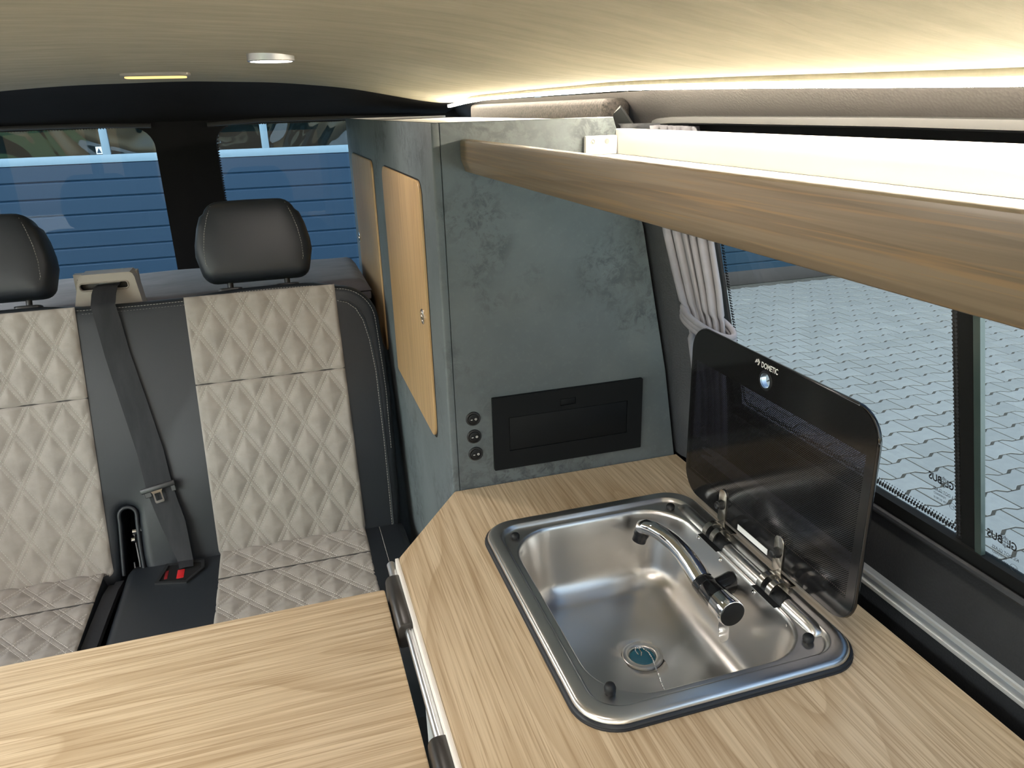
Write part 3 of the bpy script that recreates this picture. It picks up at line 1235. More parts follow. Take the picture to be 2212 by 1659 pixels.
# lid, standing upright on its hinges
LX = 0.5715
mb = MB()
lo = rr(0.579, 0.957, 0.6225, 0.8885, 0.036, 8)
hl = [(0.776 + 0.0105 * math.cos(2 * PI * k / 24), 0.8615 + 0.0105 * math.sin(2 * PI * k / 24)) for k in range(24)]
mb.holed(lo, [hl], (LX, 0, 0), (0, 1, 0), (0, 0, 1), (1, 0, 0), 0.0055)
lid = bpy.data.objects.new('glass_lid', mesh_from('glass_lid', mb, 'lid_glass', (0, 0, 0), 30))
COL.objects.link(lid)
lid.parent = sink
lid.location = -sink.location
tag(lid, 'black glass lid with rounded corners')
# polished rim of the glass
mb = MB()
mb.tube([(LX + 0.0028, y, z) for y, z in lo], 0.0029, 6, closed=True)
part('glass_edge', mb, 'gloss_black', lid, smooth=60)
mb = MB().tube([(LX + 0.0005, 0.776 + 0.0118 * math.cos(2 * PI * k / 24), 0.8615 + 0.0118 * math.sin(2 * PI * k / 24)) for k in range(24)], 0.0020, 6, closed=True)
part('finger_ring', mb, 'rubber', lid, smooth=60)
mb = MB()
rg = [[(LX + d, 0.776 + q * math.cos(2 * PI * k / 24), 0.8615 + q * math.sin(2 * PI * k / 24)) for k in range(24)] for d, q in ((-0.001, 0.0100), (0.0075, 0.0100))]
mb.loft(rg, False, False)
part('hole_sleeve', mb, 'aluminium', lid, smooth=60)
tt = text_mb('DOMETIC', 0.0105, (LX, 0.7695, 0.8800), (0, -1, 0), (0, 0, 1), (-1, 0, 0), 0.0006, width=0.0345, bold=0.022)
# arrow mark in front of the word: two chevrons
for (y0, pts) in ((0.0, [(0.7995, 0.8795), (0.7975, 0.8835), (0.7955, 0.8805)]), (0.0, [(0.7945, 0.8850), (0.7915, 0.8815), (0.7935, 0.8775)])):
    tt.tube([(LX - 0.0007, a, b) for a, b in pts], 0.0009, 5)
part('brand_print', tt, 'white_print', lid, smooth=0)
mb = MB().box(LX - 0.0006, LX, 0.738, 0.808, 0.6245, 0.6330)
part('white_label', mb, 'white_print', lid)
for y in HY:
    yc = y + 0.030
    mb = MB()
    mb.plate(rr(yc - 0.0095, yc + 0.0095, 0.616, 0.668, [0.001, 0.001, 0.0092, 0.0092], 7), (LX - 0.0022, 0, 0), (0, 1, 0), (0, 0, 1), (1, 0, 0), 0.0022, 0.0003, 0.0006)
    part('hinge_plate', mb, 'hinge_steel', lid)
    # two bent bands hooking over the ridge
    for (ya, w) in ((y + 0.010, 0.0095), (y - 0.009, 0.0095)):
        mb = MB()
        rings = []
        for k in range(11):
            a = PI * (1.02 - 1.05 * k / 10)
            cx, cz, rad = 0.5475, 0.6120, 0.0135
            rings.append([(cx + (rad + e) * math.cos(a), yy, cz + (rad + e) * math.sin(a)) for e, yy in ((0, ya), (0.0018, ya), (0.0018, ya + w), (0, ya + w))])
        mb.loft(rings)
        part('hinge_band', mb, 'hinge_steel', lid)
    mb = MB().box(0.5600, LX, y - 0.009, y + 0.0300, 0.6150, 0.6172, 0.0004)
    part('hinge_foot', mb, 'hinge_steel', lid)
    mb = MB().lathe([(0.0072, 0.0), (0.0076, 0.0012), (0.0066, 0.0040), (0.0066, 0.0062), (0.0052, 0.0066), (0.0050, 0.0092), (0.0040, 0.0100)], (LX - 0.0022, yc + 0.001, 0.643), (-1, 0, 0), 16)
    part('hinge_bolt', mb, 'black_plastic', lid, smooth=50)
# drain
mb = MB().lathe([(0.0285, -0.002), (0.0282, 0.0016), (0.0268, 0.0024), (0.0200, 0.0018), (0.0182, 0.0002), (0.0176, -0.004)], (0.406, 0.766, 0.4812), (0, 0, 1), 40, False, False)
part('drain_ring', mb, 'brushed_steel', sink, smooth=50)

part('drain_gap', MB().lathe([(0.0305, 0.0), (0.0280, 0.0004)], (0.406, 0.766, 0.4796), (0, 0, 1), 40, False, False), 'satin_black', sink, smooth=50)

plug = thing('sink_plug', 'blue-filmed drain plug with bead chain in the sink bottom', 'plug', (0.406, 0.766, 0.478))
part('plug_disc', MB().lathe([(0.0172, 0.0), (0.0172, 0.002), (0.0150, 0.0035), (0.0125, 0.0030), (0.0005, 0.0030)], (0.406, 0.766, 0.478), (0, 0, 1), 32), 'plug_film', plug, smooth=40)
mb = MB().tube([(0.4015, 0.770, 0.4815), (0.3985, 0.7735, 0.486), (0.3995, 0.7765, 0.4895), (0.4035, 0.776, 0.489), (0.4060, 0.7695, 0.4845), (0.4040, 0.7665, 0.4815)], 0.0009, 8)
part('wire_loop', mb, 'chrome', plug)
mb = MB()
pts = [V((0.4000, 0.7755, 0.4890)), V((0.409, 0.774, 0.4878)), V((0.4145, 0.765, 0.4855)), V((0.4145, 0.752, 0.4842)), V((0.4110, 0.738, 0.4838)), V((0.4085, 0.724, 0.484)), V((0.4045, 0.710, 0.485)), V((0.4010, 0.695, 0.4865)), V((0.3990, 0.680, 0.488)), V((0.396, 0.655, 0.4905)), V((0.393, 0.632, 0.497)), V((0.391, 0.612, 0.512)), V((0.390, 0.598, 0.535)), V((0.390, 0.592, 0.56))]
s = 0.0
for a, b in zip(pts, pts[1:]):
    L = (b - a).length
    while s < L:
        mb.ball(a + (b - a) * (s / L), 0.00135, 5)
        s += 0.0031
    s -= L
mb.tube(pts, 0.0004, 5)
part('bead_chain', mb, 'chrome', plug, kind='stuff', smooth=60)

# ------------------------------------------------------------------ tap
tap = thing('tap', 'folded-down chrome tap with black swivel body inside the sink', 'tap', (0.50, 0.73, 0.575))
ax = V((0.02, -1, -0.02)).normalized()
bo = V((0.496, 0.768, 0.577))
part('swivel_body', MB().lathe([(0.0130, -0.010), (0.0150, -0.006), (0.0155, 0.0), (0.0165, 0.012), (0.0165, 0.0125), (0.0160, 0.013), (0.0168, 0.0140), (0.0172, 0.040)], bo, ax, 28), 'gloss_black', tap, smooth=40)
mb = MB().lathe([(0.0125, -0.004), (0.0130, 0.012), (0.0150, 0.034)], (0.498, 0.752, 0.577), (1, 0.05, 0.12), 22)
part('wall_mount', mb, 'gloss_black', tap, smooth=40)
kn = part('turn_knob', MB().lathe([(0.0168, 0.040), (0.0182, 0.041), (0.0186, 0.056), (0.0190, 0.066), (0.0184, 0.0685), (0.0176, 0.069)], bo, ax, 32), 'chrome', tap, 'chrome control ring', smooth=40)
part('knob_cap', MB().lathe([(0.0174, 0.0688), (0.0172, 0.0705), (0.0120, 0.0718), (0.0005, 0.0722)], bo, ax, 32), 'satin_black', kn, 'black end cap', smooth=40)
mb = MB()
prof = [(0.0, 0.0), (0.014, 0.004), (0.022, 0.0055), (0.029, 0.004), (0.032, 0.001)]
c = bo + ax * 0.056
rings = []
for (dz, wd, yy, xx) in ((-0.0150, 0.0105, 0.004, 0.002), (-0.023, 0.0095, 0.0035, 0.0015), (-0.031, 0.0088, 0.0015, -0.002), (-0.038, 0.0084, -0.002, -0.008), (-0.0425, 0.0072, -0.006, -0.013), (-0.0440, 0.004, -0.008, -0.0155)):
    e = V((xx * 0.3 - 0.001, yy - 0.001, dz))
    a = c + e
    rings.append([a + V((-wd, -wd * .35, -0.0012)), a + V((wd, wd * .1, -0.0012)), a + V((wd, wd * .1 + 0.0016, 0.0012)), a + V((-wd, -wd * .35 + 0.0016, 0.0012))])
mb.loft(rings)
part('lever', mb, 'chrome', kn, smooth=60)
sp = [(0.4960, 0.772, 0.5790), (0.4960, 0.785, 0.5830), (0.4955, 0.800, 0.5880), (0.4940, 0.820, 0.5935), (0.4905, 0.842, 0.5980), (0.4850, 0.862, 0.6010), (0.4785, 0.880, 0.6020), (0.4725, 0.893, 0.6005), (0.4690, 0.900, 0.5965), (0.4675, 0.903, 0.5915)]
spout = part('spout', MB().tube(sp, [0.0155, 0.0152, 0.0146, 0.0136, 0.0127, 0.0121, 0.0119, 0.0122, 0.0120, 0.0095], 20), 'chrome', tap, smooth=60)
d = V((-0.30, 0.06, -1)).normalized()
part('aerator', MB().lathe([(0.0108, -0.004), (0.0118, 0.0), (0.0120, 0.008), (0.0108, 0.011), (0.0108, 0.020), (0.0088, 0.0205)], V((0.4700, 0.901, 0.592)), d, 20), 'gloss_black', spout, 'dark outlet nozzle', smooth=40)

# ------------------------------------------------------------------ tall cabinet
CY = 1.106
tall = thing('tall_cabinet', 'tall dark concrete-look cabinet with two oak doors', 'cabinet', (0.40, 1.6, -0.165))
mb = MB()
fp = [(0.2345, -0.10), (0.640, -0.10), (0.634, 0.60), (0.609, 0.764), (0.558, 1.014), (0.502, 1.182), (0.2345, 1.182)]
mb.plate(fp, (0, CY + 0.016, 0), (1, 0, 0), (0, 0, 1), (0, -1, 0), 0.016, 0.001, 0, 1)
part('front_panel', mb, 'concrete_laminate', tall)
mb = MB()
mb.plate(rr(0.2215, 0.2335, CY - 0.0005, 2.33, [0.004, 0.0005, 0, 0], 4), (0, 0, -0.165), (1, 0, 0), (0, 1, 0), (0, 0, 1), 0.165 + 1.182, 0.0012, 0, 2)
part('side_panel', mb, 'concrete_laminate', tall)
mb = MB()
mb.box(0.2337, 0.51, CY + 0.017, 2.30, 1.166, 1.1775)
part('top_board', mb, 'white_laminate', tall, 'white top board')
mb = MB()
mb.box(0.2337, 0.51, 2.31, 2.325, 0.5, 1.182)
part('back_panel', mb, 'white_laminate', tall)
for (y0, y1, ky, z0, z1, kz) in ((1.205, 1.622, 1.243, 0.652, 1.094, 0.868), (1.790, 2.215, 2.190, 0.640, 1.094, 0.865)):
    mb = MB()
    mb.plate(rr(y0, y1, z0, z1, [0.030, 0.004, 0.024, 0.024] if y0 < 1.5 else 0.024, 6), (0.2215, 0, 0), (0, 1, 0), (0, 0, 1), (-1, 0, 0), 0.0045, 0.002)
    d = part('door', mb, 'oak_door', tall, 'oak door with rounded corners')
    mb = MB().plate(rr(y0 - 0.0025, y1 + 0.0025, z0 - 0.0025, z1 + 0.0025, 0.026, 6), (0.2214, 0, 0), (0, 1, 0), (0, 0, 1), (-1, 0, 0), 0.0006)
    part('door_gap', mb, 'satin_black', d)
    k = MB()
    O = V((0.2172, ky, kz))
    k.lathe([(0.0135, 0.0), (0.0135, 0.0022), (0.0122, 0.0032), (0.0100, 0.0030), (0.0096, 0.0)], O, (-1, 0, 0), 26, False, False)
    kb = part('push_knob', k, 'chrome', d, 'chrome push knob', smooth=50)
# rocker switches on the cabinet front
for (x, z, lab) in ((0.2625, 0.7255, 'round black rocker switch, topmost of the column beside the outlet box'),
                    (0.2628, 0.6940, 'round black rocker switch, middle one of the column beside the outlet box'),
                    (0.2640, 0.6625, 'round black rocker switch, lowest of the column above the worktop')):
    sw = thing('rocker_switch', lab, 'switch', (x, CY, z), 'rocker switches beside the outlet box')
    O = V((x, CY, z))
    part('bezel', MB().lathe([(0.0122, 0.0), (0.0122, 0.0014), (0.0112, 0.0026), (0.0098, 0.0028), (0.0090, 0.0012)], O, (0, -1, 0), 30, True, True), 'black_plastic', sw, smooth=40)
    mb = MB()
    rg = []
    for q, h in ((0.0086, 0.0), (0.0086, 1.0), (0.0078, 1.15)):
        rg.append([(x + q * math.cos(2 * PI * k / 28), CY - 0.0013 - h * (0.0022 - 0.0012 * math.cos(2 * PI * k / 28)), z + q * math.sin(2 * PI * k / 28)) for k in range(28)])
    mb.loft(rg)
    ro = part('rocker', mb, 'satin_black', sw, smooth=40)
    mb = MB()
    mb.box(x - 0.0053, x - 0.0022, CY - 0.0056, CY - 0.0050, z - 0.0004, z + 0.0004)
    mb.tube([(x + 0.0038 + 0.0015 * math.cos(2 * PI * k / 16), CY - 0.0040, z + 0.0015 * math.sin(2 * PI * k / 16)) for k in range(16)], 0.0004, 5, closed=True)
    part('on_off_marks', mb, 'white_print', ro, 'white on and off marks', smooth=0)
# flip-lid outlet box
box = thing('outlet_box', 'flat black flip-lid outlet box on the cabinet front', 'outlet box', (0.4285, CY, 0.693))
mb = MB()
hole = [(0.3215, 0.6605), (0.5350, 0.6605), (0.5350, 0.7205), (0.3215, 0.7205)]
hole2 = [(0.4120, 0.7285), (0.4395, 0.7285), (0.4395, 0.7405), (0.4120, 0.7405)]
mb.holed(rr(0.2945, 0.5630, 0.6280, 0.7575, 0.0015, 3), [hole, hole2], (0, CY, 0), (1, 0, 0), (0, 0, 1), (0, -1, 0), 0.0065)
part('cover_frame', mb, 'box_black', box)
part('flap', MB().box(0.3223, 0.5342, CY - 0.0060, CY, 0.6613, 0.7197, 0.0006), 'box_black', box)
part('latch', MB().box(0.4127, 0.4388, CY - 0.0060, CY, 0.7292, 0.7398, 0.0006), 'box_black', box)

# ------------------------------------------------------------------ overhead shelf
shelf = thing('overhead_shelf', 'oak-fronted overhead shelf with white inside under the LED strip', 'shelf', (0.39, 0.5, 1.11))
lip = [(0.2705, 1.1135), (0.2780, 1.1130), (0.2800, 1.1150), (0.2800, 1.1550), (0.2790, 1.1575), (0.2765, 1.1585), (0.2660, 1.1585), (0.2635, 1.1575), (0.2625, 1.1550), (0.2625, 1.1320), (0.2628, 1.1305), (0.2685, 1.1148)]
mb = MB().plate(lip, (0, 1.1045, 0), (1, 0, 0), (0, 0, 1), (0, -1, 0), 1.62, 0.002, 0.002, 2)
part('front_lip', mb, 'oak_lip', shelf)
part('shelf_board', MB().box(0.2802, 0.5200, -0.50, 1.1040, 1.1135, 1.1285, 0.0005), 'white_laminate', shelf)
part('back_board', MB().box(0.5050, 0.5200, -0.50, 1.1040, 1.1287, 1.1650, 0.001), 'white_laminate', shelf)
br = part('corner_bracket', MB().box(0.4530, 0.5045, 1.0950, 1.1045, 1.1287, 1.1560, 0.002), 'white_plastic', shelf, 'white plastic bracket')
for x, z in ((0.464, 1.1475), (0.487, 1.1480)):
    part('screw', MB().lathe([(0.0040, 0.0), (0.0040, 0.0008), (0.0030, 0.0010), (0.0012, 0.0004)], (x, 1.0950, z), (0, -1, 0), 14), 'chrome', br)

# ------------------------------------------------------------------ LED strip and lamps
mb = MB()
ys = [Y_FRONT + 0.05 + (1.96 - Y_FRONT - 0.05) * i / 40 for i in range(41)] + [2.0, 2.04, 2.075]
rings = []
for y in ys:
    z = ceil_s(0.503, y) - 0.0050
    x = 0.5050
    if y > 1.96:
        x -= (y - 1.96) * 0.32
    rings.append([(x - 0.0020, y, z - 0.0064), (x + 0.004, y, z - 0.0070), (x + 0.004, y, z), (x - 0.0020, y, z - 0.0004)])
mb.loft(rings)
led = part('led_strip', mb, 'led_glow', None, smooth=0)
tag(led, 'glowing warm LED strip along the headliner edge above the shelf', 'light strip')

mb = MB()
mb.loft([[(-0.9, y, 1.216), (-0.904, y, 1.214), (-0.904, y, 1.207), (-0.896, y, 1.207)] for y in (Y_FRONT + 0.05, 0.4, 1.96)])
added_led = part('led_strip', mb, 'added_led_glow', None, smooth=0)  # unseen second strip, added as warm fill for table and seat
tag(added_led, 'unseen fill LED strip added along the far headliner edge, opposite the shelf', 'light strip')

spots_at = [(0.021, 1.30, 'small round chrome-rimmed ceiling spotlight, lit white, nearest the rear lamp'),  # the other four are unseen, added to brighten worktop and table
            (0.021, 0.42, 'unseen ceiling spotlight added above the near end of the worktop'),
            (0.021, -0.45, 'unseen ceiling spotlight added over the front of the van, kitchen side'),
            (-0.44, 0.42, 'unseen ceiling spotlight added above the folding table'),
            (-0.44, -0.45, 'unseen ceiling spotlight added over the front of the van, door side')]
for lx, ly, lab in spots_at:
    lz = ceil_s(lx, ly)
    lamp = thing('ceiling_spot', lab, 'ceiling light', (lx, ly, lz), 'round ceiling spotlights')
    part('housing', MB().lathe([(0.0350, 0.002), (0.0350, -0.0085), (0.0335, -0.0100), (0.0310, -0.0098), (0.0308, -0.0080)], (lx, ly, lz), (0, 0, 1), 40, True, False), 'aluminium', lamp, smooth=40)
    part('diffuser', MB().lathe([(0.0308, -0.0088), (0.0150, -0.0094), (0.0003, -0.0096)], (lx, ly, lz), (0, 0, 1), 40, False, False), 'spot_glow', lamp, 'glowing white diffuser', smooth=60)

ox, oy = -0.200, 1.80
oz = ceil_s(ox, oy)
lamp2 = thing('interior_lamp', 'flat beige oblong interior lamp with amber lens before the rear doors', 'ceiling light', (ox, oy, oz))
mb = MB().plate(rr(ox - 0.066, ox + 0.066, oy - 0.030, oy + 0.030, 0.020, 6), (0, 0, oz + 0.003), (1, 0, 0), (0, -1, 0), (0, 0, -1), 0.0120, 0.004)
mb = MB().plate([(x, -y) for x, y in reversed(rr(ox - 0.066, ox + 0.066, oy - 0.030, oy + 0.030, 0.020, 6))], (0, 0, oz + 0.003), (1, 0, 0), (0, -1, 0), (0, 0, -1), 0.0095, 0.003)
part('housing', mb, 'beige_plastic', lamp2)
mb = MB().plate([(x, -y) for x, y in reversed(rr(ox - 0.058, ox + 0.058, oy - 0.024, oy + 0.024, 0.016, 6))], (0, 0, oz - 0.0066), (1, 0, 0), (0, -1, 0), (0, 0, -1), 0.0028, 0.001)
part('lens', mb, 'amber_glow', lamp2, 'ribbed amber lens')

# ------------------------------------------------------------------ curtain and rails on the side wall
top = thing('curtain_rail', 'grey plastic curtain rail over the side window', 'curtain rail', (0.556, 0.5, 1.176))
pts = [(0.5640, 1.095, 1.1660), (0.5620, 1.088, 1.1705), (0.5595, 1.070, 1.1735), (0.5575, 1.03, 1.1755), (0.556, 0.96, 1.1765), (0.556, 0.6, 1.1768), (0.556, 0.3, 1.1745), (0.556, -0.2, 1.170)]
mb = MB()
rings = []
for (x, y, z) in pts:
    rings.append([(x - 0.0055, y, z - 0.0035), (x - 0.0045, y, z + 0.0042), (x + 0.0010, y, z + 0.0052), (x + 0.016, y, z + 0.0040), (x + 0.016, y, z - 0.0050), (x, y, z - 0.0055)])
mb.loft(rings)
part('rail_profile', mb, 'grey_plastic', top)
low = thing('curtain_rail', 'silver grooved curtain rail below the side window', 'curtain rail', (0.655, 0.4, 0.63))
mb = MB()
prof = [(0.668, 0.6155), (0.6565, 0.6155), (0.6550, 0.6170), (0.6550, 0.6215), (0.6565, 0.6225), (0.6630, 0.6235), (0.6630, 0.6290), (0.6575, 0.6300), (0.6560, 0.6310), (0.6560, 0.6350), (0.6575, 0.6365), (0.668, 0.6370)]
mb.loft([[(x, -0.3, z) for x, z in prof], [(x, 1.08, z) for x, z in prof]])
part('rail_profile', mb, 'rail_silver', low)

curtain = thing('curtain', 'grey pleated curtain gathered by a tieback beside the side window', 'curtain', (0.61, 1.05, 0.9))
TAB = [(1.168, 0.570, 1.098, 0.968), (1.08, 0.598, 1.122, 0.976), (1.00, 0.619, 1.142, 0.986), (0.93, 0.628, 1.116, 0.972), (0.885, 0.630, 1.088, 0.962), (0.865, 0.631, 1.074, 0.958), (0.84, 0.634, 1.066, 0.966), (0.75, 0.644, 1.050, 0.965), (0.66, 0.650, 1.055, 0.96)]


def cur_row(z):
    for (z0, *a), (z1, *b) in zip(TAB, TAB[1:]):
        if z >= z1:
            f = (z0 - z) / (z0 - z1)
            return [p + (q - p) * f for p, q in zip(a, b)]
    return TAB[-1][1:]


def cur_fn(u, v):
    z = 1.168 - 0.508 * v
    x, yl, yr = cur_row(z)
    t = 0.925 + 0.068 * u
    ph = 2 * PI * 6.0 * u + 0.8 * math.sin(5 * u + 2 * v)
    a = 0.0095 * (0.75 + 0.35 * math.sin(9 * u + 1)) * (0.55 if 0.84 < z < 0.89 else 1.0)
    gather = 0.0
    if z > 1.15:
        gather = 0.0035 * math.sin(2 * PI * 24 * u + 7 * v)
    y = (yl + (yr - yl) * u) * t + 0.0045 * math.sin(2 * ph) * 0.5
    return (x * t - 0.004 + a * math.sin(ph) + gather, y, 1.2 - (1.2 - z) * t)


part('cloth', MB().grid(cur_fn, 150, 70), 'curtain_cloth', curtain, smooth=80)
mb = MB()
ring = []
for k in range(28):
    a = 2 * PI * k / 28
    ring.append((0.6055 - 0.0215 * math.cos(a) - 0.019 * math.sin(a), 0.975 + 0.0350 * math.sin(a), 0.880 + 0.020 * math.sin(a)))
for dz in (0.0, 0.007, -0.007):
    mb.tube([(x, y, z + dz) for x, y, z in ring], 0.0048, 8, closed=True)
part('tieback', mb, 'curtain_cloth', curtain, smooth=60)

# ------------------------------------------------------------------ bench seat
T = math.radians(18)
BO = V((0, 1.56, 0.25))
BU = V((1, 0, 0))
BW = V((0, math.sin(T), math.cos(T)))
BN = V((0, -math.cos(T), math.sin(T)))


def bp(x, s, h=0.0):
    return BO + BU * x + BW * s + BN * h


bench = thing('bench_seat', 'black leather rear bench seat with tan diamond-quilted panels', 'bench seat', (-0.32, 1.6, -0.165))


def arc(cx, cy, r, a0, a1, n):
    return [(cx + r * math.cos(a0 + (a1 - a0) * i / n), cy + r * math.sin(a0 + (a1 - a0) * i / n)) for i in range(n + 1)]


BX0, BX1 = -0.845, 0.200
out = [(BX0, 0.04), (BX0 + 0.02, 0.0)]
out += [(-0.424, 0.0), (-0.416, 0.02)] + [(-0.413, 0.06), (-0.4065, 0.140)] + list(reversed(arc(-0.389, 0.158, 0.0175, 0.0, PI, 8))) + [(-0.3725, 0.140), (-0.374, 0.06), (-0.368, 0.018), (-0.358, 0.0)]
out += [(0.165, 0.0), (0.184, 0.02), (0.189, 0.06), (0.197, 0.22), (0.202, 0.36), (0.200, 0.46)]
out += arc(0.108, 0.520, 0.090, 0.05, PI / 2 - 0.06, 9)
out += [(0.06, 0.6215), (-0.02, 0.6235), (-0.10, 0.6220), (-0.16, 0.6180), (-0.22, 0.6130), (-0.32, 0.6120), (-0.42, 0.6130), (-0.50, 0.6200), (-0.66, 0.6210)]
out += arc(-0.755, 0.530, 0.090, PI / 2, PI - 0.05, 9)
out += [(BX0, 0.40)]
mb = MB()
rings = []
for (ins_, h) in ((0.014, -0.135), (0.004, -0.130), (0.0, -0.120), (0.0, -0.022), (0.0018, -0.0135), (0.0060, -0.0065), (0.0120, -0.0025), (0.0195, -0.0005)):
    pts = inset(out, ins_) if ins_ else out
    rings.append([bp(p[0], p[1], h) for p in pts])
mb.loft(rings, True, True)
backrest = part('backrest', mb, 'black_leather', bench, smooth=50)


def quilt(name, x0, x1, s0, s1, frame, seams, pu, pv, parent, shift=(0.0, 0.0), A=0.0075, cell=0.0026, fade=0.008):
    """quilted panel: puffed diamonds between double seams, with its rows of stitches"""
    nu, nv = max(4, int((x1 - x0) / cell)), max(4, int((s1 - s0) / cell))
    g = math.hypot(1 / pu, 1 / pv)

    def height(x, s):
        p = (x - x0 + shift[0]) / pu + (s - s0 + shift[1]) / pv
        q = (x - x0 + shift[0]) / pu - (s - s0 + shift[1]) / pv
        d = min(abs(p - round(p)), abs(q - round(q))) / g
        if d < 0.0042:
            h = 0.30 + 0.10 * math.cos(d / 0.0042 * PI)
        else:
            h = 0.20 + 0.80 * (1 - math.exp(-((d - 0.0042) / 0.0095) ** 1.3))
        e = min(x - x0, x1 - x, s - s0, s1 - s)
        k = 1.0
        if e < fade:
            k = math.sqrt(max(0.0, 1 - (1 - e / fade) ** 2))
        for sm in seams:
            ds = abs(s - sm)
            if ds < 0.009:
                k *= 0.01 + 0.99 * math.sqrt(1 - (1 - ds / 0.009) ** 2)
        w = 0.0006 * math.sin(x * 90 + s * 40) * math.sin(s * 70)
        return A * (0.12 + 0.88 * h) * k + w * k

    mb = MB().grid(lambda a, b: frame(x0 + (x1 - x0) * a, s0 + (s1 - s0) * b, height(x0 + (x1 - x0) * a, s0 + (s1 - s0) * b)), nu, nv)
    pn = part(name, mb, 'tan_suede', parent, 'tan quilted suede panel', smooth=80)
    for sm in seams:
        part('cross_seam', MB().tube([frame(x0 + (x1 - x0) * k / 24, sm, 0.0010) for k in range(25)], 0.0019, 6), 'seam_dark', pn, smooth=60)
    st = MB()
    nr = (frame(x0, s0, 1.0) - frame(x0, s0, 0.0)).normalized()
    L = math.hypot(pu, pv)
    pitch = 0.0056
    for sgn in (1, -1):
        dx, ds = pu / L, -sgn * pv / L
        nxx, nss = -ds, dx
        for k in range(-40, 60):
            for off in (-0.0046, 0.0046):
                # points on the line x/pu + sgn*s/pv = k inside the panel
                t0, t1 = s0 + 0.006, s1 - 0.006
                x_at0 = x0 - shift[0] + pu * (k - sgn * (t0 - s0 + shift[1]) / pv)
                n = int((t1 - t0) / (abs(ds) * pitch))
                for i in range(n):
                    s = t0 + i * abs(ds) * pitch
                    x = x_at0 - sgn * (s - t0) * pu / pv + off * nxx * 1.0
                    sq = s + off * nss
                    if x0 + 0.006 < x < x1 - 0.006 and s0 + 0.005 < sq < s1 - 0.005:
                        if any(abs(sq - sm) < 0.004 for sm in seams):
                            continue
                        a = frame(x, sq, height(x, sq))
                        dd = (frame(x + dx * 0.002, sq + ds * 0.002, height(x + dx * 0.002, sq + ds * 0.002)) - a)
                        st.stitch(a, dd, nr, 0.0040, 0.00085, 0.0009)
    part('quilt_stitches', st, 'stitch_tan', pn, kind='stuff', smooth=0)
    return pn


SEAM = 0.418


def back_frame(x, s, h):
    bulge = 0.006 * math.sin(PI * min(1, max(0, s / 0.61)))
    bottom = -0.010 * max(0.0, (0.07 - s) / 0.05) ** 2
    return bp(x, s, h + 0.0012 + bottom)


for (xa, xb) in ((-0.2175, 0.1045), (-0.752, -0.4305)):
    quilt('quilted_back', xa, xb, 0.026, 0.6105, back_frame, [SEAM], 0.0655, 0.112, backrest, shift=(0.012 if xa > -0.4 else 0.020, 0.0))

# piping seams on the black leather
mb = MB()
top_line = [(x, 0.6035 + 0.0065 * (1 if -0.16 < x else 0) - 0.001) for x in ()]
for (dd, xr) in ((0.0105, (-0.62, 0.2)), (0.0185, (-0.4300, -0.2180))):
    ins_ = inset(out, dd)
    seg = [p for p in ins_ if p[1] > 0.10 and p[0] > -0.80 and (p[1] > 0.30 or p[0] > 0.1)]
    seg = [p for p in seg if not (-0.43 < p[0] < -0.35 and p[1] < 0.3)]
    seg = sorted(seg, key=lambda p: (0 if p[0] > 0.1 else 1, p[1] if p[0] > 0.1 else -p[0]))
    seg = [p for p in seg if xr[0] <= p[0] <= xr[1]]
    mb.stitch_path([bp(p[0], p[1], -0.0015 if dd > 0.011 else -0.0035) for p in seg], BN, 0.0062, 0.0044, 0.0008, 0.0010)
inner = [(0.1085, 0.572), (0.128, 0.566), (0.146, 0.550), (0.159, 0.522), (0.168, 0.475), (0.1735, 0.40), (0.172, 0.24), (0.168, 0.10), (0.165, 0.02)]
mb.stitch_path([bp(a, b, 0.0002) for a, b in inner], BN, 0.0062, 0.0044, 0.0007, 0.0009)
part('piping_stitches', mb, 'stitch_grey', backrest, kind='stuff', smooth=0)
mb = MB().tube([bp(a, b, -0.0006) for a, b in [(p[0] + 0.004, p[1] + 0.002) for p in inner]], 0.0022, 6)
part('bolster_piping', mb, 'black_leather', backrest, smooth=60)
# recline slot with its rim and the fittings inside
slot = [(-0.413, 0.03), (-0.4095, 0.09), (-0.4065, 0.140)] + list(reversed(arc(-0.389, 0.158, 0.0175, 0.0, PI, 8))) + [(-0.3725, 0.140), (-0.3735, 0.09), (-0.372, 0.03)]
mb = MB().tube([bp(a, b, -0.006) for a, b in slot], 0.0042, 8)
part('slot_rim', mb, 'black_leather', backrest, smooth=60)
mb = MB().add([bp(-0.43, -0.03, -0.11), bp(-0.36, -0.03, -0.11), bp(-0.36, 0.19, -0.11), bp(-0.43, 0.19, -0.11)], [(0, 1, 2, 3)])
part('slot_back', mb, 'black_fabric', backrest)
mb = MB()
mb.tube([bp(-0.386, 0.11, -0.03), bp(-0.3805, 0.05, -0.02), bp(-0.380, -0.02, -0.012)], 0.0042, 8)
mb.tube([bp(-0.394, 0.05, -0.03), bp(-0.392, -0.02, -0.018)], 0.0032, 8)
part('recliner_bar', mb, 'gloss_black', bench, smooth=60)
mb = MB().lathe([(0.006, 0.0), (0.0075, 0.001), (0.0075, 0.012), (0.006, 0.013)], bp(-0.388, 0.118, -0.024), BU, 16)
mb.lathe([(0.006, 0.0), (0.0075, 0.001), (0.0075, 0.008), (0.006, 0.009)], bp(-0.393, 0.100, -0.026), BU, 16)
part('recliner_pin', mb, 'chrome', bench, 'shiny metal pin', smooth=50)


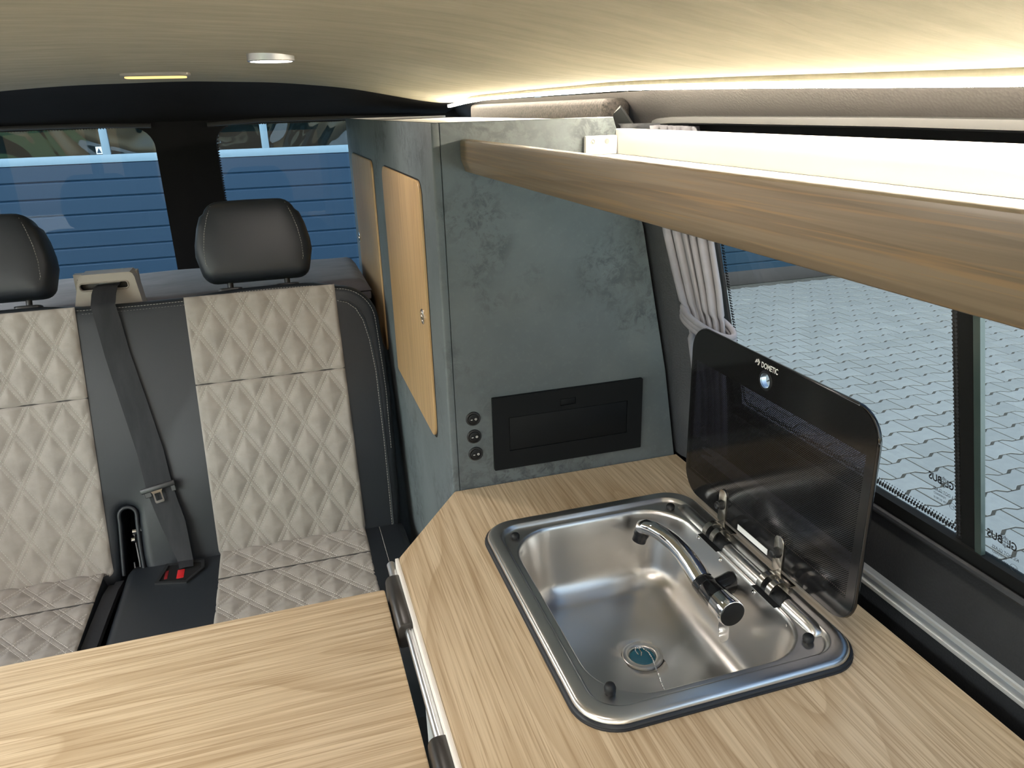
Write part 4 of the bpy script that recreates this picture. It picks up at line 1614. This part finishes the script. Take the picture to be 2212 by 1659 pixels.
# headrests
def headrest(cx, label):
    hr_o = [(-0.118, 0.640), (0.118, 0.640)]
    outl = arc(0.088, 0.668, 0.030, -PI / 2, -0.1, 5) + [(0.126, 0.70), (0.1245, 0.725), (0.117, 0.760), (0.108, 0.785)] + arc(0.062, 0.778, 0.040, 0.35, PI / 2, 5) + [(0.0, 0.819)]
    outl = outl + [(-x, y) for x, y in reversed(outl[:-1])]
    mb = MB()
    rings = []
    for (ins_, h) in ((0.034, -0.086), (0.020, -0.084), (0.009, -0.077), (0.002, -0.064), (0.0, -0.050), (0.0, -0.030), (0.0018, -0.016), (0.0060, -0.005), (0.0120, 0.0010), (0.0200, 0.0045), (0.034, 0.0072), (0.055, 0.0090)):
        pts = inset(outl, ins_) if ins_ < 0.03 else [(p[0] * (1 - ins_ / 0.128), 0.728 + (p[1] - 0.728) * (1 - ins_ / 0.092)) for p in outl]
        rings.append([bp(cx + p[0], p[1], h) for p in pts])
    mb.loft(rings)
    h = part('headrest', mb, 'black_leather', bench, label, smooth=70)
    mb = MB()
    for sg in (-1, 1):
        pts = [(sg * 0.073, 0.8095, -0.010), (sg * 0.079, 0.803, -0.002), (sg * 0.0885, 0.780, 0.0035), (sg * 0.0985, 0.745, 0.0045), (sg * 0.1035, 0.71, 0.0040), (sg * 0.1035, 0.680, 0.0030), (sg * 0.0955, 0.657, 0.0010), (sg * 0.088, 0.646, -0.004)]
        mb.stitch_path([bp(cx + a, b, c + 0.0006) for a, b, c in pts], BN, 0.0058, 0.0042, 0.0007, 0.0011)
    part('seam_stitches', mb, 'stitch_grey', h, kind='stuff', smooth=0)
    for sg in (-1, 1):
        mb = MB().tube([bp(cx + sg * 0.062, 0.60, -0.045), bp(cx + sg * 0.062, 0.66, -0.045)], 0.0065, 10)
        part('headrest_post', mb, 'black_plastic', h, smooth=50)
        mb = MB().plate(rr(cx + sg * 0.062 - 0.026, cx + sg * 0.062 + 0.026, -0.056, -0.022, 0.012, 5), bp(0, 0.617, 0), BU, BN, BW, 0.009, 0.003)
        part('post_sleeve', mb, 'black_plastic', h)


headrest(-0.059, 'black leather headrest above the quilted panel beside the cabinet')
headrest(-0.588, 'black leather headrest above the far quilted panel')

# seat cushions
CZ = 0.292


def cushion(name, x0, x1):
    mb = MB()
    y0, y1 = 1.10, 1.60
    rings = []
    prof = [(y1, CZ - 0.13), (y1, CZ - 0.03), (y1 - 0.006, CZ - 0.010), (y1 - 0.03, CZ - 0.004), (1.50, CZ), (1.40, CZ + 0.003), (1.25, CZ + 0.004), (1.16, CZ), (1.125, CZ - 0.012), (1.105, CZ - 0.035), (1.10, CZ - 0.07), (1.10, CZ - 0.14)]
    for (ins_, dz) in ((0.0, -0.022), (0.004, -0.010), (0.012, -0.003), (0.022, 0.0)):
        rings.append([(x0 + ins_, y, z + (dz if i not in (0, len(prof) - 1) else 0)) for i, (y, z) in enumerate(prof)])
    for (ins_, dz) in ((0.022, 0.0), (0.012, -0.003), (0.004, -0.010), (0.0, -0.022)):
        rings.append([(x1 - ins_, y, z + (dz if i not in (0, len(prof) - 1) else 0)) for i, (y, z) in enumerate(prof)])
    mb.loft(rings)
    return part(name, mb, 'black_leather', bench, smooth=60)


def seat_frame(x, s, h):
    """s runs forward from the crease"""
    y = 1.575 - s
    z = CZ - 0.001 + (0.004 * min(1, s / 0.3))
    return V((x, y, z + h))


cr = cushion('seat_cushion', -0.408, 0.195)
cl = cushion('seat_cushion', -0.845, -0.446)
quilt('quilted_seat', -0.2140, 0.1025, 0.0, 0.42, seat_frame, [0.112], 0.0655, 0.082, cr, shift=(0.0, 0.03), A=0.0065)
quilt('quilted_seat', -0.752, -0.4480, 0.0, 0.42, seat_frame, [0.112], 0.0655, 0.082, cl, shift=(0.01, 0.03), A=0.0065)
mb = MB()
mb.stitch_path([(0.135, 1.56 - 0.02 * k, CZ + 0.0012 + 0.0002 * k) for k in range(20)], (0, 0, 1), 0.0062, 0.0044, 0.0007, 0.0008)
part('cushion_stitches', mb, 'stitch_grey', cr, kind='stuff', smooth=0)
mb = MB()
for (xa, xb, dz) in ((-0.4085, -0.4245, 0.0), (-0.4250, -0.4390, -0.006)):
    pts = [(1.55, -0.012), (1.50, -0.002), (1.40, 0.001), (1.25, 0.002), (1.14, -0.006)]
    mb.loft([[(xa - 0.0 + (y - 1.55) * 0.03, y, CZ + z + dz), (xb + (y - 1.55) * 0.03, y, CZ + z + dz), (xb + (y - 1.55) * 0.03, y, CZ + z + dz - 0.012), (xa + (y - 1.55) * 0.03, y, CZ + z + dz - 0.012)] for y, z in pts])
part('pull_strap', mb, 'webbing', bench)
# seat base in the dark below
part('seat_base', MB().box(-0.83, 0.18, 1.14, 1.60, -0.165, CZ - 0.125, 0.01), 'black_plastic', bench)
# buckle pocket in the middle of the cushion
mb = MB()
oc = [(-0.331, 1.494), (-0.278, 1.480), (-0.250, 1.520), (-0.252, 1.545), (-0.262, 1.548), (-0.318, 1.552)]
mb.holed(inset(list(oc), -0.0065), [list(oc)], (0, 0, CZ), (1, 0, 0), (0, 1, 0), (0, 0, 1), 0.0045)
pk = part('buckle_bezel', mb, 'black_plastic', bench)
mb = MB().add([(x, y, CZ + 0.0012) for x, y in oc], [tuple(range(6))])
part('pocket_floor', mb, 'black_fabric', pk)
mb = MB().box(-0.2985, -0.2835, 1.496, 1.530, CZ - 0.010, CZ + 0.0024, 0.002)
part('release_button', mb, 'red_plastic', pk, 'red release button')
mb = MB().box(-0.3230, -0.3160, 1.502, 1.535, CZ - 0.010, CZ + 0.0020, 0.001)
part('second_button', mb, 'red_shaded', pk, 'red button with shade put into its colour')

# ------------------------------------------------------------------ seat belt
belt = thing('seat_belt', 'black seat belt running down the bench from the beige guide', 'seat belt', (-0.33, 1.62, 0.25))
path = [((-0.392, 1.806, 0.8620), (-0.344, 1.806, 0.8625)), ((-0.396, 1.785, 0.8600), (-0.348, 1.785, 0.8605)), ((-0.398, 1.765, 0.8495), (-0.350, 1.765, 0.8500))]


def bl(x, s, h):
    p = bp(x, s, h)
    return (p.x, p.y, p.z)


path += [(bl(-0.3985, 0.606, 0.010), bl(-0.351, 0.608, 0.010)), (bl(-0.3945, 0.575, 0.006), bl(-0.346, 0.577, 0.006)), (bl(-0.386, 0.50, 0.004), bl(-0.337, 0.505, 0.005)), (bl(-0.370, 0.40, 0.004), bl(-0.3185, 0.405, 0.006)),
         (bl(-0.351, 0.285, 0.004), bl(-0.2985, 0.29, 0.007)), (bl(-0.343, 0.205, 0.005), bl(-0.291, 0.215, 0.009)), (bl(-0.335, 0.17, 0.008), bl(-0.2845, 0.18, 0.012)), (bl(-0.322, 0.12, 0.012), bl(-0.2735, 0.13, 0.017)),
         (bl(-0.308, 0.075, 0.016), bl(-0.270, 0.080, 0.022)), (bl(-0.299, 0.045, 0.022), bl(-0.268, 0.045, 0.026)), ((-0.2945, 1.528, CZ + 0.005), (-0.2660, 1.528, CZ + 0.006))]
fine = []
for (a, b), (c, d) in zip(path, path[1:]):
    for k in range(4):
        f = k / 4
        fine.append((V(a).lerp(V(c), f), V(b).lerp(V(d), f)))
fine.append((V(path[-1][0]), V(path[-1][1])))
mb = MB()
rings = []
for i, (a, b) in enumerate(fine):
    nx = fine[min(i + 1, len(fine) - 1)][0] - fine[max(i - 1, 0)][0]
    n = (b - a).cross(nx).normalized()
    if n.y > 0:
        n = -n
    mid = (a + b) / 2 + n * 0.0012
    rings.append([a + n * 0.0009, mid + n * 0.0009, b + n * 0.0009, b - n * 0.0006, mid - n * 0.0006, a - n * 0.0006])
mb.loft(rings)
part('webbing', mb, 'webbing', belt, smooth=60)
mb = MB()
gp = [(-0.447, 0.800), (-0.305, 0.800), (-0.3135, 0.876), (-0.3165, 0.884), (-0.3215, 0.888), (-0.4165, 0.888), (-0.4220, 0.884), (-0.4255, 0.876)]
slot_o = rr(-0.4240, -0.3285, 0.8535, 0.8695, 0.006, 4)
mb.holed(gp, [slot_o], (0, 1.795, 0), (1, 0, 0), (0, 0, 1), (0, 1, 0), 0.012)
mb.box(-0.440, -0.312, 1.830, 1.850, 0.80, 0.884)
mb.loft([[(x, 1.807, z) for x, z in gp], [(x, 1.845, z) for x, z in gp]], False, False)
g = part('belt_guide', mb, 'beige_plastic', belt, 'beige plastic belt guide', smooth=30)
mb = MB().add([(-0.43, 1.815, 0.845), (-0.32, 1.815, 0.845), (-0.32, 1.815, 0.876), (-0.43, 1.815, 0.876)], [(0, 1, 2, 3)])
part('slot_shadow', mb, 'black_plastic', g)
mb = MB().tube([(x, 1.7945, z) for x, z in slot_o], 0.0017, 6, closed=True)
part('slot_lip', mb, 'beige_plastic', g, smooth=60)
part('slot_roller', MB().box(-0.386, -0.345, 1.799, 1.806, 0.8640, 0.8685, 0.001), 'grey_plastic', g)
# tongue
mb = MB()
A, B = bp(-0.354, 0.2045, 0.012), bp(-0.283, 0.2170, 0.018)
dd = (B - A).normalized()
up = (BN - dd * BN.dot(dd)).normalized()
sd = up.cross(dd)
Mx = Matrix((dd, sd, up)).transposed().to_4x4()
Mx.translation = (A + B) / 2
L = (B - A).length
mb.box(-L / 2, L / 2, -0.0055, 0.0055, -0.006, 0.006, 0.0025, 2, Mx)
mb.box(-L / 2 + 0.006, -L / 2 + 0.020, -0.016, 0.002, -0.004, 0.002, 0.001, 1, Mx)
mb.box(L / 2 - 0.012, L / 2 - 0.002, -0.018, 0.002, -0.004, 0.002, 0.001, 1, Mx)
tg = part('tongue', mb, 'black_plastic', belt)
mb = MB()
lo2 = [(-0.0135, -0.002), (-0.0095, -0.010), (-0.0095, -0.030), (-0.008, -0.0325), (0.008, -0.0325), (0.0095, -0.030), (0.0095, -0.010), (0.0135, -0.002)]
mb2 = [(-0.0062, -0.011), (-0.0062, -0.027), (0.0062, -0.027), (0.0062, -0.011)]
sg = 1 if (Mx.to_3x3() @ V((0, 1, 0))).z > 0 else -1
cen = (A + B) / 2 - dd * 0.004 + up * 0.002
mb.holed([(x, y * sg) for x, y in lo2], [[(x, y * sg) for x, y in mb2]], cen, dd, sd, up, 0.0022)
part('tongue_plate', mb, 'chrome', tg, 'bright metal latch plate', smooth=30)

# ------------------------------------------------------------------ padded deck behind the bench
pad = thing('rear_deck_pad', 'grey suede padded deck behind the bench under the rear windows', 'pad', (-0.38, 2.05, 0.76))
mb = MB()


def padfn(u, v):
    x = -0.96 + 1.165 * u
    y = 1.90 + 0.38 * v
    e = min((x + 0.96), 0.205 - x, (y - 1.90), 2.28 - y)
    k = 1 - max(0.0, 1 - e / 0.03) ** 2.2 * 0.9
    return (x, y, 0.772 + 0.030 * k + 0.0015 * math.sin(x * 23 + y * 9) * k)


mb.grid(padfn, 90, 34)
mb.box(-0.958, 0.203, 1.902, 2.278, 0.752, 0.772, 0.003)
part('cushion', mb, 'grey_suede', pad, smooth=70)
part('deck_board', MB().box(-0.95, 0.195, 1.90, 2.27, 0.735, 0.751), 'black_plastic', pad)
side = part('side_box', MB().box(0.085, 0.205, 1.925, 2.12, -0.165, 0.730, 0.003), 'concrete_laminate', None)
tag(side, 'small dark grey box under the deck pad beside the cabinet', 'box')

print('objects', len(bpy.data.objects), 'tris', sum(len(o.data.polygons) for o in bpy.data.objects if o.type == 'MESH'))
